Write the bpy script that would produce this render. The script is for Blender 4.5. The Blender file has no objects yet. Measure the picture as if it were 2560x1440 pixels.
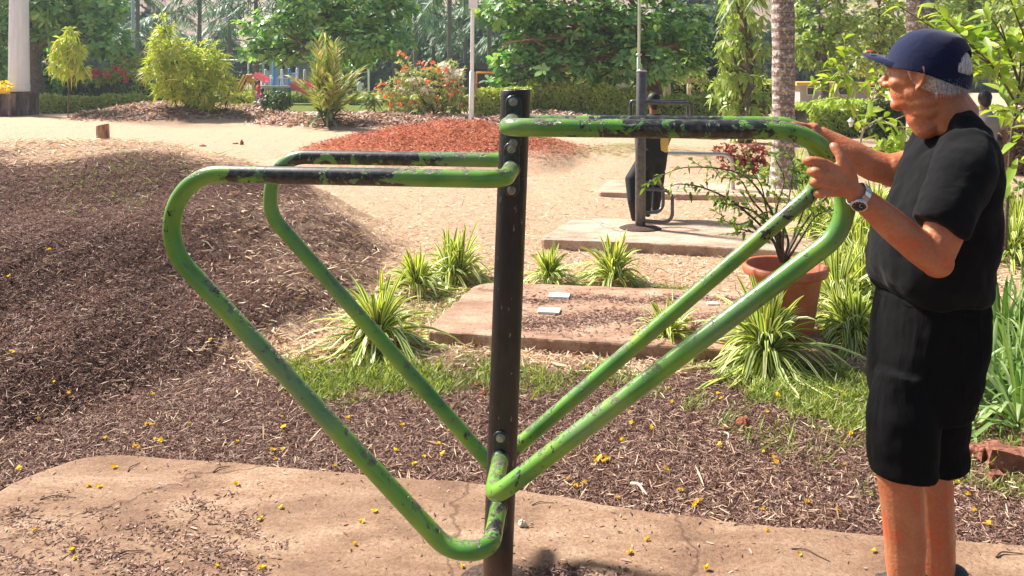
import bpy, math, random
import numpy as np
from mathutils import Vector, Matrix
PI = math.pi
R = math.radians
F, HY, CX, H = 2000.0, 185.0, 1280.0, 1.6
scene = bpy.context.scene
col = scene.collection
# ---------------------------------------------------------------- camera, sky, sun, exposure
cam_d = bpy.data.cameras.new("camera")
cam = bpy.data.objects.new("camera", cam_d)
col.objects.link(cam)
cam.location = (0, 0, H)
cam.rotation_euler = (R(90), 0, 0)
cam_d.sensor_width = 36
cam_d.lens = 36 * F / 2560
cam_d.shift_y = -(720 - HY) / 2560
cam_d.clip_end = 1500
cam_d.clip_start = 0.05
scene.camera = cam
SUN_EL, SUN_AZ = R(47), R(-56)          # azimuth from +Y, negative = left
world = bpy.data.worlds.new("World")
scene.world = world
world.use_nodes = True
wn = world.node_tree
bg = wn.nodes["Background"]
sky = wn.nodes.new("ShaderNodeTexSky")
sky.sky_type = 'NISHITA'
sky.sun_disc = False
sky.sun_elevation = SUN_EL
sky.sun_rotation = SUN_AZ
sky.dust_density = 2.5
sky.air_density = 1.2
wn.links.new(sky.outputs[0], bg.inputs[0])
bg.inputs[1].default_value = 0.06
sun_d = bpy.data.lights.new("sun", 'SUN')
sun = bpy.data.objects.new("sun", sun_d)
col.objects.link(sun)
sun_d.energy = 5.0
sun_d.angle = R(6.5)
sun_d.color = (1.0, 0.94, 0.86)
sv = Vector((math.sin(SUN_AZ) * math.cos(SUN_EL), math.cos(SUN_AZ) * math.cos(SUN_EL), math.sin(SUN_EL)))
sun.rotation_euler = sv.to_track_quat('Z', 'Y').to_euler()
scene.view_settings.view_transform = 'Standard'
scene.view_settings.look = 'None'
scene.view_settings.exposure = 1.12
scene.view_settings.gamma = 1
scene.render.engine = 'CYCLES'
scene.cycles.max_bounces = 7
scene.cycles.transparent_max_bounces = 8
scene.cycles.volume_bounces = 0

# ---------------------------------------------------------------- helpers
rng = np.random.default_rng(7)
def W(px, py, Y):
    return np.array(((px - CX) / F * Y, Y, H - (py - HY) / F * Y))
def link(o, parent=None):
    col.objects.link(o)
    if parent is not None: o.parent = parent
    return o
def tag(o, label, cat, group=None, kind=None):
    if label: o["label"] = label
    if cat: o["category"] = cat
    if group: o["group"] = group
    if kind: o["kind"] = kind
    return o
def empty(name, loc, label, cat, group=None):
    o = bpy.data.objects.new(name, None)
    o.empty_display_size = .1
    col.objects.link(o)
    o.location = tuple(float(v) for v in loc)
    return tag(o, label, cat, group)
def np_mesh(name, V, Fs, mats, parent=None, uv=None, mi=None, smooth=True, attr=None):
    """V (n,3) world or local verts; Fs list of int arrays (m,k)."""
    V = np.asarray(V, dtype=np.float32)
    if parent is not None:
        V = V - np.array(parent_world(parent), dtype=np.float32)
    me = bpy.data.meshes.new(name)
    Fs = [np.asarray(f, dtype=np.int32) for f in Fs if len(f)]
    nl = sum(f.size for f in Fs); npoly = sum(len(f) for f in Fs)
    me.vertices.add(len(V)); me.vertices.foreach_set("co", V.ravel())
    me.loops.add(nl); me.polygons.add(npoly)
    me.loops.foreach_set("vertex_index", np.concatenate([f.ravel() for f in Fs]))
    sizes = np.concatenate([np.full(len(f), f.shape[1], dtype=np.int32) for f in Fs])
    starts = np.concatenate([[0], np.cumsum(sizes)[:-1]]).astype(np.int32)
    me.polygons.foreach_set("loop_start", starts)
    if mi is not None: me.polygons.foreach_set("material_index", np.asarray(mi, dtype=np.int32))
    me.polygons.foreach_set("use_smooth", np.full(npoly, smooth, dtype=bool))
    me.update(calc_edges=True)
    if uv is not None:
        l = me.uv_layers.new(name="uv")
        vi = np.concatenate([f.ravel() for f in Fs])
        l.data.foreach_set("uv", np.asarray(uv, dtype=np.float32)[vi].ravel())
    if attr is not None:
        a = me.color_attributes.new("zone", 'FLOAT_COLOR', 'POINT')
        a.data.foreach_set("color", np.asarray(attr, dtype=np.float32).ravel())
    for m in (mats if isinstance(mats, (list, tuple)) else [mats]): me.materials.append(m)
    o = bpy.data.objects.new(name, me)
    return link(o, parent)
def parent_world(p):
    v = np.zeros(3)
    while p is not None:
        v += np.array(p.location); p = p.parent
    return v
class MB:
    def __init__(s): s.v = []; s.f = {}; s.n = 0; s.m = {}
    def add(s, V, Fs, m=0):
        V = np.asarray(V, dtype=float)
        for f in Fs:
            f = np.asarray(f, dtype=np.int64)
            if not len(f): continue
            s.f.setdefault((f.shape[1], m), []).append(f + s.n)
        s.v.append(V); s.n += len(V)
        return s
    def build(s, name, mats, parent=None, smooth=True, uv=None):
        Fs, mi = [], []
        for (k, m), l in s.f.items():
            f = np.concatenate(l); Fs.append(f); mi.append(np.full(len(f), m))
        return np_mesh(name, np.concatenate(s.v), Fs, mats, parent, mi=np.concatenate(mi), smooth=smooth, uv=uv)
    def box(s, c, size, rot=None, m=0):
        x, y, z = [v / 2 for v in size]
        V = np.array([(a * x, b * y, d * z) for a in (-1, 1) for b in (-1, 1) for d in (-1, 1)])
        if rot is not None: V = V @ np.array(rot).T
        return s.add(V + np.array(c), [[(0, 1, 3, 2), (4, 6, 7, 5), (0, 4, 5, 1), (2, 3, 7, 6), (0, 2, 6, 4), (1, 5, 7, 3)]], m)
    def tube(s, pts, r, n=12, m=0, cap=True, sq=None, up=None):
        """swept tube; r scalar or list; sq=(a,b) squash factors along frame axes"""
        P = np.asarray(pts, dtype=float); k = len(P)
        r = np.full(k, r, dtype=float) if np.isscalar(r) else np.asarray(r, dtype=float)
        T = np.gradient(P, axis=0); T /= np.linalg.norm(T, axis=1)[:, None] + 1e-12
        u = np.array(up if up is not None else (0.13, .31, .94)); u = u - T[0] * u.dot(T[0])
        if np.linalg.norm(u) < .1: u = np.array((1., 0, 0)) - T[0] * T[0][0]
        V = []
        a = np.linspace(0, 2 * PI, n, endpoint=False)
        if cap and r[0] > .003:
            P = np.vstack([P[0] - T[0] * r[0] * .62, P[0] - T[0] * r[0] * .38, P, P[-1] + T[-1] * r[-1] * .38, P[-1] + T[-1] * r[-1] * .62])
            r = np.concatenate([[r[0] * .35, r[0] * .78], r, [r[-1] * .78, r[-1] * .35]])
            T = np.vstack([T[0], T[0], T, T[-1], T[-1]]); k += 4
        sa, sb = sq if sq else (1, 1)
        for i in range(k):
            u = u - T[i] * u.dot(T[i]); u /= np.linalg.norm(u); w = np.cross(T[i], u)
            V.append(P[i] + r[i] * (np.cos(a)[:, None] * u * sa + np.sin(a)[:, None] * w * sb))
        V = np.concatenate(V)
        i = np.arange(k - 1)[:, None] * n; j = np.arange(n)[None, :]; jn = (j + 1) % n
        Q = np.stack([i + j, i + jn, i + n + jn, i + n + j], -1).reshape(-1, 4)
        s.add(V, [Q], m)
        if cap:
            b = s.n - len(V)
            s.f.setdefault((n, m), []).append(np.array([list(range(b + n - 1, b - 1, -1)), list(range(b + (k - 1) * n, b + k * n))]))
        return s
    def ell(s, c, r, m=0, rot=None, n=16, k=10):
        th = np.linspace(0, PI, k + 1)[1:-1]; a = np.linspace(0, 2 * PI, n, endpoint=False)
        V = [(0, 0, 1)] + [(math.sin(t) * math.cos(b), math.sin(t) * math.sin(b), math.cos(t)) for t in th for b in a] + [(0, 0, -1)]
        V = np.array(V) * np.array(r)
        if rot is not None: V = V @ np.array(rot).T
        V += np.array(c); L = len(V) - 1; q, tr = [], []
        for i in range(k - 2):
            for j in range(n):
                q.append((1 + i * n + j, 1 + (i + 1) * n + j, 1 + (i + 1) * n + (j + 1) % n, 1 + i * n + (j + 1) % n))
        for j in range(n):
            tr.append((0, 1 + j, 1 + (j + 1) % n)); tr.append((L, 1 + (k - 2) * n + (j + 1) % n, 1 + (k - 2) * n + j))
        return s.add(V, [q, tr], m)
    def lathe(s, c, prof, n=24, m=0, R3=None, closed=True):
        a = np.linspace(0, 2 * PI, n, endpoint=False)
        V = np.array([(r * math.cos(b), r * math.sin(b), z) for r, z in prof for b in a])
        if R3 is not None: V = V @ np.array(R3).T
        k = len(prof)
        i = np.arange(k - 1)[:, None] * n; j = np.arange(n)[None, :]; jn = (j + 1) % n
        Q = np.stack([i + j, i + jn, i + n + jn, i + n + j], -1).reshape(-1, 4)
        s.add(V + np.array(c), [Q], m)
        if closed:
            b = s.n - len(V)
            s.f.setdefault((n, m), []).append(np.array([list(range(b + n - 1, b - 1, -1)), list(range(b + (k - 1) * n, b + k * n))]))
        return s
    def loft(s, rings, n=28, m=0, p=2.3):
        """rings: (cx, cy, cz, rx, ry) horizontal superellipses, bottom to top"""
        a = np.linspace(0, 2 * PI, n, endpoint=False)
        ca, sa = np.cos(a), np.sin(a)
        X = np.sign(ca) * np.abs(ca) ** (2 / p); Y = np.sign(sa) * np.abs(sa) ** (2 / p)
        V = np.concatenate([np.stack([cx + rx * X, cy + ry * Y, np.full(n, cz)], -1) for cx, cy, cz, rx, ry in rings])
        k = len(rings)
        i = np.arange(k - 1)[:, None] * n; j = np.arange(n)[None, :]; jn = (j + 1) % n
        Q = np.stack([i + j, i + jn, i + n + jn, i + n + j], -1).reshape(-1, 4)
        s.add(V, [Q], m); b = s.n - len(V)
        s.f.setdefault((n, m), []).append(np.array([list(range(b + n - 1, b - 1, -1)), list(range(b + (k - 1) * n, b + k * n))]))
        return s
def remesh(o, vox, smooth=2, fac=.5):
    m = o.modifiers.new("remesh", 'REMESH'); m.mode = 'VOXEL'; m.voxel_size = vox; m.use_smooth_shade = True
    if smooth:
        m = o.modifiers.new("smooth", 'SMOOTH'); m.iterations = smooth; m.factor = fac
    return o
def spline(pts, n=8):
    """Catmull-Rom through points"""
    P = np.asarray(pts, dtype=float)
    if len(P) < 3: return np.array([P[0] + (P[-1] - P[0]) * t for t in np.linspace(0, 1, n + 1)])
    Q = np.vstack([2 * P[0] - P[1], P, 2 * P[-1] - P[-2]]); out = []
    for i in range(1, len(Q) - 2):
        for t in np.linspace(0, 1, n, endpoint=False):
            a, b, c, d = Q[i - 1], Q[i], Q[i + 1], Q[i + 2]
            out.append(.5 * ((2 * b) + (-a + c) * t + (2 * a - 5 * b + 4 * c - d) * t * t + (-a + 3 * b - 3 * c + d) * t ** 3))
    out.append(P[-1]); return np.array(out)
def fillet(pts, rads, n=10):
    P = [np.asarray(p, dtype=float) for p in pts]; out = [P[0]]
    for i in range(1, len(P) - 1):
        a, b, c = P[i - 1], P[i], P[i + 1]
        u = (a - b) / np.linalg.norm(a - b); v = (c - b) / np.linalg.norm(c - b)
        ang = math.acos(max(-1, min(1, u.dot(v)))); r = rads[i - 1]
        d = r / math.tan(ang / 2); d = min(d, .49 * np.linalg.norm(a - b) if i > 1 else .95 * np.linalg.norm(a - b), .95 * np.linalg.norm(c - b)) if False else d
        p0, p1 = b + u * d, b + v * d
        cen = b + (u + v) / np.linalg.norm(u + v) * (r / math.sin(ang / 2))
        e0, e1 = p0 - cen, p1 - cen; w = math.acos(max(-1, min(1, e0.dot(e1) / (np.linalg.norm(e0) * np.linalg.norm(e1)))))
        for t in np.linspace(0, 1, n):
            out.append(cen + (math.sin((1 - t) * w) * e0 + math.sin(t * w) * e1) / math.sin(w))
    out.append(P[-1]); out = np.array(out)
    keep = [0] + [i for i in range(1, len(out)) if np.linalg.norm(out[i] - out[i - 1]) > 1e-4]
    return out[keep]
def nrm(a): return a / (np.linalg.norm(a, axis=-1, keepdims=True) + 1e-12)
def ribbons(P, D, N, L, Wd, prof=((0, .15), (.35, .8), (.7, 1), (1, .05)), droop=.2, fold=0.0):
    """leaf strips. returns V,(quads),uv"""
    P = np.asarray(P, float); n = len(P); D = nrm(np.asarray(D, float)); N = np.asarray(N, float)
    S = nrm(np.cross(D, N)); N2 = np.cross(S, D)
    L = np.broadcast_to(L, (n,)).astype(float); Wd = np.broadcast_to(Wd, (n,)).astype(float)
    dr = np.broadcast_to(droop, (n,)).astype(float)
    g = np.array((0, 0, -1.)); k = len(prof); c = 3 if fold else 2
    V = np.zeros((n, k, c, 3)); UV = np.zeros((n, k, c, 2))
    for i, (t, w) in enumerate(prof):
        ce = P + D * (L * t)[:, None] + g * (L * dr * t * t)[:, None]
        hw = (Wd * w * .5)[:, None]
        if fold:
            V[:, i, 0] = ce - S * hw + N2 * hw * fold; V[:, i, 1] = ce; V[:, i, 2] = ce + S * hw + N2 * hw * fold
            UV[:, i, :, 0] = (0, .5, 1)
        else:
            V[:, i, 0] = ce - S * hw; V[:, i, 1] = ce + S * hw; UV[:, i, :, 0] = (0, 1)
        UV[:, i, :, 1] = t
    b = (np.arange(n) * k * c)[:, None]; Q = []
    for i in range(k - 1):
        for j in range(c - 1):
            Q.append(np.concatenate([b + i * c + j, b + i * c + j + 1, b + (i + 1) * c + j + 1, b + (i + 1) * c + j], 1))
    return V.reshape(-1, 3), np.concatenate(Q), UV.reshape(-1, 2)
def rdir(n, r=None):
    r = r or rng
    return nrm(r.normal(size=(n, 3)))
def cloud(clumps, dens, leaf=(.2, .1), per=7, axis_up=.6, spread=(.9, 1.35), shell=.55, droop=.15, prof=None, out=.7, r=None, flat=1.0, fold=0):
    """clumps [(center, (rx,ry,rz))]; rosettes of leaves on the outer part of each clump"""
    r = r or rng; C, O = [], []
    for c, rad in clumps:
        rad = np.array(rad, float); area = 4 * PI * ((rad[0] * rad[1]) ** 1.6 / 3 + (rad[0] * rad[2]) ** 1.6 / 3 + (rad[1] * rad[2]) ** 1.6 / 3) ** (1 / 1.6)
        n = max(3, int(area * dens)); d = rdir(n, r)
        lump = 1 + .16 * np.sin(d @ r.normal(size=3) * 5 + r.uniform(0, 6)) + .12 * np.sin(d @ r.normal(size=3) * 9 + 1)
        rr = (shell + (1 - shell) * r.random(n) ** .6) * lump
        C.append(np.array(c) + d * rad * rr[:, None]); O.append(nrm(d / rad))
    C = np.concatenate(C); O = np.concatenate(O); n = len(C)
    A = nrm(O * out + np.array((0, 0, axis_up)) + r.normal(size=(n, 3)) * .3)
    t = np.cross(A, rdir(n, r)); t = nrm(t); b = np.cross(A, t)
    az = (np.arange(per) / per * 2 * PI)[None, :] + r.uniform(0, 6.28, (n, 1)) + r.normal(size=(n, per)) * .25
    el = r.uniform(*spread, (n, per))
    D = (np.cos(el)[..., None] * A[:, None] + np.sin(el)[..., None] * (np.cos(az)[..., None] * t[:, None] + np.sin(az)[..., None] * b[:, None])).reshape(-1, 3)
    P = np.repeat(C, per, 0); NN = np.repeat(A, per, 0) + r.normal(size=D.shape) * .25
    L = leaf[0] * r.uniform(.7, 1.25, len(P)); Wd = leaf[1] * r.uniform(.75, 1.2, len(P))
    return ribbons(P, D, NN, L, Wd, prof or ((0, .12), (.35, .75), (.72, 1), (1, .08)), droop * r.uniform(.4, 1.6, len(P)), fold)

# ---------------------------------------------------------------- node helpers
def N(nt, typ, ins=None, **props):
    n = nt.nodes.new(typ)
    for k, v in props.items(): setattr(n, k, v)
    for k, v in (ins or {}).items():
        s = n.inputs[k]
        if isinstance(v, bpy.types.NodeSocket): nt.links.new(v, s)
        elif isinstance(v, bpy.types.Node): nt.links.new(v.outputs[0], s)
        else: s.default_value = v
    return n
def c4(c): return (c[0], c[1], c[2], 1)
def mixc(nt, f, a, b, mode='MIX'):
    n = nt.nodes.new('ShaderNodeMix'); n.data_type = 'RGBA'; n.blend_type = mode
    for i, v in ((0, f), (6, a), (7, b)):
        if isinstance(v, bpy.types.NodeSocket): nt.links.new(v, n.inputs[i])
        else: n.inputs[i].default_value = c4(v) if i else v
    return n.outputs[2]
def ramp(nt, f, stops, interp='LINEAR'):
    n = nt.nodes.new('ShaderNodeValToRGB'); e = n.color_ramp.elements; n.color_ramp.interpolation = interp
    while len(e) < len(stops): e.new(.5)
    for el, (p, c) in zip(e, stops):
        el.position = p; el.color = c4(c) if not np.isscalar(c) else (c, c, c, 1)
    nt.links.new(f, n.inputs[0]); return n.outputs[0]
def noise(nt, vec, scale, detail=4, rough=.55, dist=0, out=0):
    n = N(nt, 'ShaderNodeTexNoise', {'Scale': scale, 'Detail': detail, 'Roughness': rough, 'Distortion': dist})
    if vec is not None: nt.links.new(vec, n.inputs['Vector'])
    return n.outputs[out]
def math_(nt, op, a, b=0.0):
    n = nt.nodes.new('ShaderNodeMath'); n.operation = op
    for i, v in enumerate((a, b)):
        if isinstance(v, bpy.types.NodeSocket): nt.links.new(v, n.inputs[i])
        else: n.inputs[i].default_value = v
    return n.outputs[0]
def coords(nt, scale=(1, 1, 1), which='Object', rot=(0, 0, 0)):
    tc = nt.nodes.new('ShaderNodeTexCoord')
    mp = N(nt, 'ShaderNodeMapping', {'Scale': scale, 'Vector': tc.outputs[which], 'Rotation': rot})
    return mp.outputs[0]
def newmat(name):
    m = bpy.data.materials.new(name); m.use_nodes = True
    return m, m.node_tree, m.node_tree.nodes['Principled BSDF']
def bump(nt, p, h, dist, strength=1.0):
    b = N(nt, 'ShaderNodeBump', {'Height': h, 'Distance': dist, 'Strength': strength}); nt.links.new(b.outputs[0], p.inputs['Normal'])
def simple(name, c, rough=.6, metal=0, var=.15, scale=20, bmp=0.0, spec=.5, stretch=(1, 1, 1)):
    m, nt, p = newmat(name); v = coords(nt, stretch)
    f = noise(nt, v, scale, 5)
    c = np.array(c, float)
    nt.links.new(ramp(nt, f, [(.3, tuple(c * (1 - var))), (.7, tuple(np.minimum(c * (1 + var), 1)))]), p.inputs['Base Color'])
    p.inputs['Roughness'].default_value = rough; p.inputs['Metallic'].default_value = metal
    p.inputs['Specular IOR Level'].default_value = spec
    if bmp: bump(nt, p, noise(nt, v, scale * 2, 5), bmp)
    return m
def leafmat(name, cols, trans=.35, tcol=None, rough=.45, spec=.4, stripe=None, shift=None):
    """cols list of colours picked per leaf"""
    m, nt, p = newmat(name)
    g = nt.nodes.new('ShaderNodeNewGeometry')
    k = len(cols); c = ramp(nt, g.outputs['Random Per Island'], [(i / max(1, k - 1), cc) for i, cc in enumerate(cols)])
    if stripe:
        uv = nt.nodes.new('ShaderNodeTexCoord'); sx = N(nt, 'ShaderNodeSeparateXYZ', {0: uv.outputs['UV']})
        f = math_(nt, 'ABSOLUTE', math_(nt, 'SUBTRACT', sx.outputs[0], .5))
        st = ramp(nt, f, [(stripe[1], stripe[0]), (stripe[1] + .06, (1, 1, 1))])
        k2 = math_(nt, 'GREATER_THAN', f, stripe[1] + .02)
        c = mixc(nt, k2, stripe[0], c)
    nt.links.new(c, p.inputs['Base Color'])
    p.inputs['Roughness'].default_value = rough; p.inputs['Specular IOR Level'].default_value = spec
    t = nt.nodes.new('ShaderNodeBsdfTranslucent')
    nt.links.new(mixc(nt, 1.0, c, tcol or (1.6, 1.5, .6), 'MULTIPLY'), t.inputs[0])
    mx = N(nt, 'ShaderNodeMixShader', {0: trans, 1: p.outputs[0], 2: t.outputs[0]})
    nt.links.new(mx.outputs[0], nt.nodes['Material Output'].inputs[0])
    return m
# ---------------------------------------------------------------- ground
MOUNDS = [  # cx, cy, ax_left, ax_right, ay_near, ay_far, height, power
    (-3.7, 7.0, 6.0, 2.9, 4.1, 3.0, 1.08, 1.5),
    (-1.15, 14.6, 3.3, 3.2, 2.1, 3.5, .74, 1.7),
    (-12.6, 29, 3.4, 5.5, 3.0, 4.0, .56, 1.8),
    (-5.4, 25.3, 3.0, 5.0, 2.4, 3.0, .36, 1.8),
    (1.0, 26.5, 3.4, 3.0, 2.6, 3.0, .36, 1.8),
    (2.2, 15.2, 2.6, 2.2, 2.6, 3.0, .28, 1.8)]
_r = np.random.default_rng(3)
_wv = [(_r.normal(size=2) * s, _r.uniform(0, 6.28), a) for s, a in [(1.2, .010), (2.2, .008), (3.5, .006), (5, .005), (8, .004), (13, .003), (19, .002)] for _ in range(2)]
def mound_w(x, y):
    hs = []
    for cx, cy, al, ar, bn, bf, h, p in MOUNDS:
        dx = np.where(x < cx, (x - cx) / al, (x - cx) / ar); dy = np.where(y < cy, (y - cy) / bn, (y - cy) / bf)
        r = np.sqrt(dx * dx + dy * dy) + .03 * np.sin(x * 2.1 + y * 1.3) + .02 * np.sin(x * 5.1 - y * 3.7)
        t = 1 - np.abs(r) ** p
        t = np.log1p(np.exp(t * 14)) / 14
        hs.append(h * np.minimum(t, 1.0) - h * .045)
    return hs
def gz(x, y):
    x = np.asarray(x, float); y = np.asarray(y, float)
    hs = mound_w(x, y); h = np.maximum.reduce([np.maximum(a, 0) for a in hs])
    mic = sum(a * np.sin(x * k[0] + y * k[1] + ph) for k, ph, a in _wv)
    far = np.clip(1 - (y - 30) / 30, 0, 1)
    flat = np.clip((y - 2.9) / .7, 0.15, 1)
    return h + mic * far * np.clip(h * 4 + .35, .35, 1.3) * flat
def ghit(px, py, z0=None):
    """where the view ray through a photo pixel meets the ground (or plane z0)"""
    if z0 is not None: Y = (H - z0) * F / (py - HY); return W(px, py, Y)
    Y = np.linspace(1.5, 60, 6000); x = (px - CX) / F * Y; z = H - (py - HY) / F * Y
    k = np.argmax(z < gz(x, Y)); return np.array((x[k], Y[k], float(gz(x[k], Y[k]))))
SLAB1 = None
def px_of(x, y, z): return CX + F * x / y, HY + F * (H - z) / y
def zones(x, y):
    hs = mound_w(x, y); wob = .25 * np.sin(x * 1.7 + .5) + .18 * np.sin(x * 3.9 + y * 2) + .12 * np.sin(x * 9 - y * 5)
    sm = lambda v: np.clip(v, 0, 1) ** 2 * (3 - 2 * np.clip(v, 0, 1))
    left = sm((hs[0] - .02) * 12) * sm((6.75 + 1.3 * np.clip((x + 3.3) / 1.2, 0, 1) - y + wob) / 1.2)
    near = sm((4.65 + wob * .6 - y + np.where(x > 0, -.05, -.15 * x)) / .7)
    mul = np.maximum(left, near)
    flank = sm((x + 2.55 + .35 * np.sin(y * 2.3)) / 1.1) * sm((y - 4.6) / .8); mul = mul * (1 - .38 * flank)
    far = np.maximum.reduce([sm(hs[i] * 5) for i in (2, 3, 4)]) * .75
    red = sm(hs[1] * 2.4 - .12)
    gr = np.zeros_like(x)
    for cx, cy, rx, ry, s in [(-.72, 4.25, .62, .32, 1.0), (-.1, 4.2, .7, .25, .6), (1.75, 4.0, .8, .42, .85), (1.55, 3.55, .7, .3, .3), (2.0, 3.3, .6, .4, .35), (.95, 5.85, .5, .18, .8), (-.45, 5.6, .4, .6, .45),
                              (2.35, 14.6, 3.2, 1.0, .5), (3.4, 3.2, .9, .35, .55), (.2, 5.95, .5, .16, .5), (2.6, 5.2, .8, .8, .6), (4.6, 8.0, 2.5, 2, .5), (5.6, 16.5, 3, 1.5, .5), (-3.0, 6.2, .5, .9, .22)]:
        r = np.sqrt(((x - cx) / rx) ** 2 + ((y - cy) / ry) ** 2) + .25 * np.sin(x * 11 + y * 7) + .15 * np.sin(x * 23 - y * 17)
        gr = np.maximum(gr, s * sm(1.35 - r))
    lawn = sm((y - 33) / 2.0) * (x < 6)
    gr = np.maximum(gr, lawn)
    return np.clip(np.maximum(mul, far), 0, 1), np.clip(gr, 0, 1), red
rows = np.concatenate([np.linspace(-9, 1.4, 24), np.arange(1.5, 9, .045), 9 + 3 * np.expm1(np.arange(1, 190) * .0265)])
rows = rows[rows < 232]
ks = np.sinh(np.linspace(-1.9, 1.9, 420)) / np.sinh(1.9) * 1.5
Yg, Kg = np.meshgrid(rows, ks, indexing='ij'); Xg = Kg * (np.abs(Yg) * .9 + 3.5)
xg, yg = Xg.ravel(), Yg.ravel()
V = np.stack([xg, yg, gz(xg, yg)], -1)
nr, nc = Yg.shape
i = np.arange(nr - 1)[:, None] * nc; j = np.arange(nc - 1)[None, :]
Q = np.stack([i + j, i + j + 1, i + nc + j + 1, i + nc + j], -1).reshape(-1, 4)
zm, zg, zr = zones(xg, yg)
gm, nt, p = newmat("ground")
at = nt.nodes.new('ShaderNodeVertexColor'); at.layer_name = "zone"
sp = N(nt, 'ShaderNodeSeparateColor', {0: at.outputs[0]})
v = coords(nt)
n1 = noise(nt, v, 2.2, 6, .6); n2 = noise(nt, v, 34, 8, .72); n3 = noise(nt, v, 110, 5, .7)
vs = coords(nt, (1, 2.6, 1)); n4 = noise(nt, vs, 26, 7, .75, .8)
straw = mixc(nt, .5, ramp(nt, n4, [(.36, (.26, .14, .085)), (.46, (.60, .385, .26)), (.56, (.80, .57, .41)), (.68, (.90, .73, .58))]),
             ramp(nt, n3, [(.36, (.34, .19, .11)), (.48, (.66, .45, .29)), (.62, (.90, .72, .52))]))
straw = mixc(nt, ramp(nt, n1, [(.42, 0.0), (.68, .5)]), straw, (.68, .43, .29))
mulch = mixc(nt, .5, ramp(nt, n2, [(.34, (.035, .017, .013)), (.47, (.15, .08, .062)), (.58, (.30, .18, .14)), (.72, (.52, .37, .28))]),
             ramp(nt, n3, [(.35, (.025, .012, .01)), (.5, (.11, .055, .042)), (.68, (.34, .21, .155))]))
mulch = mixc(nt, ramp(nt, n1, [(.45, 0.0), (.7, .35)]), mulch, (.24, .125, .085))
brown = mixc(nt, n2, (.2, .105, .075), (.5, .3, .23))
redc = ramp(nt, n2, [(.38, (.20, .055, .035)), (.5, (.60, .17, .08)), (.6, (.66, .26, .15)), (.72, (.62, .38, .28))])
grass = ramp(nt, n2, [(.3, (.05, .065, .012)), (.5, (.15, .19, .035)), (.7, (.30, .36, .09))])
sepy = N(nt, 'ShaderNodeSeparateXYZ', {0: v})
farf = ramp(nt, math_(nt, 'MULTIPLY', sepy.outputs[1], .05), [(.45, 0.0), (.8, 1.0)])
mulch = mixc(nt, farf, mulch, brown)
nz = math_(nt, 'SUBTRACT', noise(nt, v, 9, 6, .7), .5)
def edge(s, k=1.5):
    return ramp(nt, math_(nt, 'ADD', s, math_(nt, 'MULTIPLY', nz, k)), [(.22, 0.0), (.72, 1.0)])
c = mixc(nt, edge(sp.outputs[0]), straw, mulch)
c = mixc(nt, edge(sp.outputs[2], 1.4), c, redc)
c = mixc(nt, edge(sp.outputs[1], 1.5), c, grass)
nt.links.new(c, p.inputs['Base Color']); p.inputs['Roughness'].default_value = .95; p.inputs['Specular IOR Level'].default_value = .1
straw_fix = 0
hh = math_(nt, 'ADD', n2, math_(nt, 'MULTIPLY', n3, .5))
bump(nt, p, hh, .045, 1)
ground = np_mesh("ground", V, [Q], gm, attr=np.stack([zm, zg, zr, np.ones_like(zm)], -1))
tag(ground, None, None, None, "structure")

# ---------------------------------------------------------------- concrete slabs
def slabmat(name, c1, c2, c3, dirt=.5):
    m, nt, p = newmat(name); v = coords(nt); vs = coords(nt, (1, 2.2, 1))
    a = noise(nt, vs, 2.6, 7, .62, .4); b = noise(nt, v, 70, 8, .8); d = noise(nt, vs, 11, 9, .75, .6)
    c = ramp(nt, a, [(.32, c2), (.5, c1), (.66, c3)])
    c = mixc(nt, ramp(nt, d, [(.5, 0.0), (.72, dirt)]), c, (.20, .115, .08))
    c = mixc(nt, .8, c, ramp(nt, b, [(.36, (.42, .36, .32)), (.45, (.88, .85, .82)), (.52, (1.0, 1, 1)), (.62, (1.4, 1.38, 1.34))]), 'MULTIPLY')
    vo = N(nt, 'ShaderNodeTexVoronoi', {'Vector': v, 'Scale': 19.0})
    c = mixc(nt, ramp(nt, vo.outputs[0], [(.05, .75), (.10, 0.0)]), c, (.12, .065, .045))
    wv_ = N(nt, 'ShaderNodeVectorMath', {0: v, 1: noise(nt, v, .9, 5, .6, 0, 1)}, operation='ADD')
    ck = N(nt, 'ShaderNodeTexVoronoi', {'Vector': wv_.outputs[0], 'Scale': .75}, feature='DISTANCE_TO_EDGE')
    c = mixc(nt, ramp(nt, ck.outputs[0], [(.0025, .75), (.006, 0.0)]), c, (.09, .05, .035))
    c = mixc(nt, ramp(nt, noise(nt, v, 1.3, 5, .7, .5), [(.42, 0.0), (.66, .5)]), c, (.22, .13, .085))
    nt.links.new(c, p.inputs['Base Color']); p.inputs['Roughness'].default_value = .9; p.inputs['Specular IOR Level'].default_value = .2
    bump(nt, p, math_(nt, 'ADD', math_(nt, 'MULTIPLY', d, .25), math_(nt, 'MULTIPLY', b, .6)), .012)
    return m
M_slab = slabmat("mud_concrete", (.37, .235, .15), (.22, .13, .085), (.50, .35, .24), .6)
M_slab2 = slabmat("pale_concrete", (.46, .29, .20), (.30, .175, .12), (.60, .43, .31), .85)
M_slab3 = slabmat("palest_concrete", (.56, .40, .30), (.40, .26, .19), (.68, .54, .42), .45)  # lightest of the slab colour mixes
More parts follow.
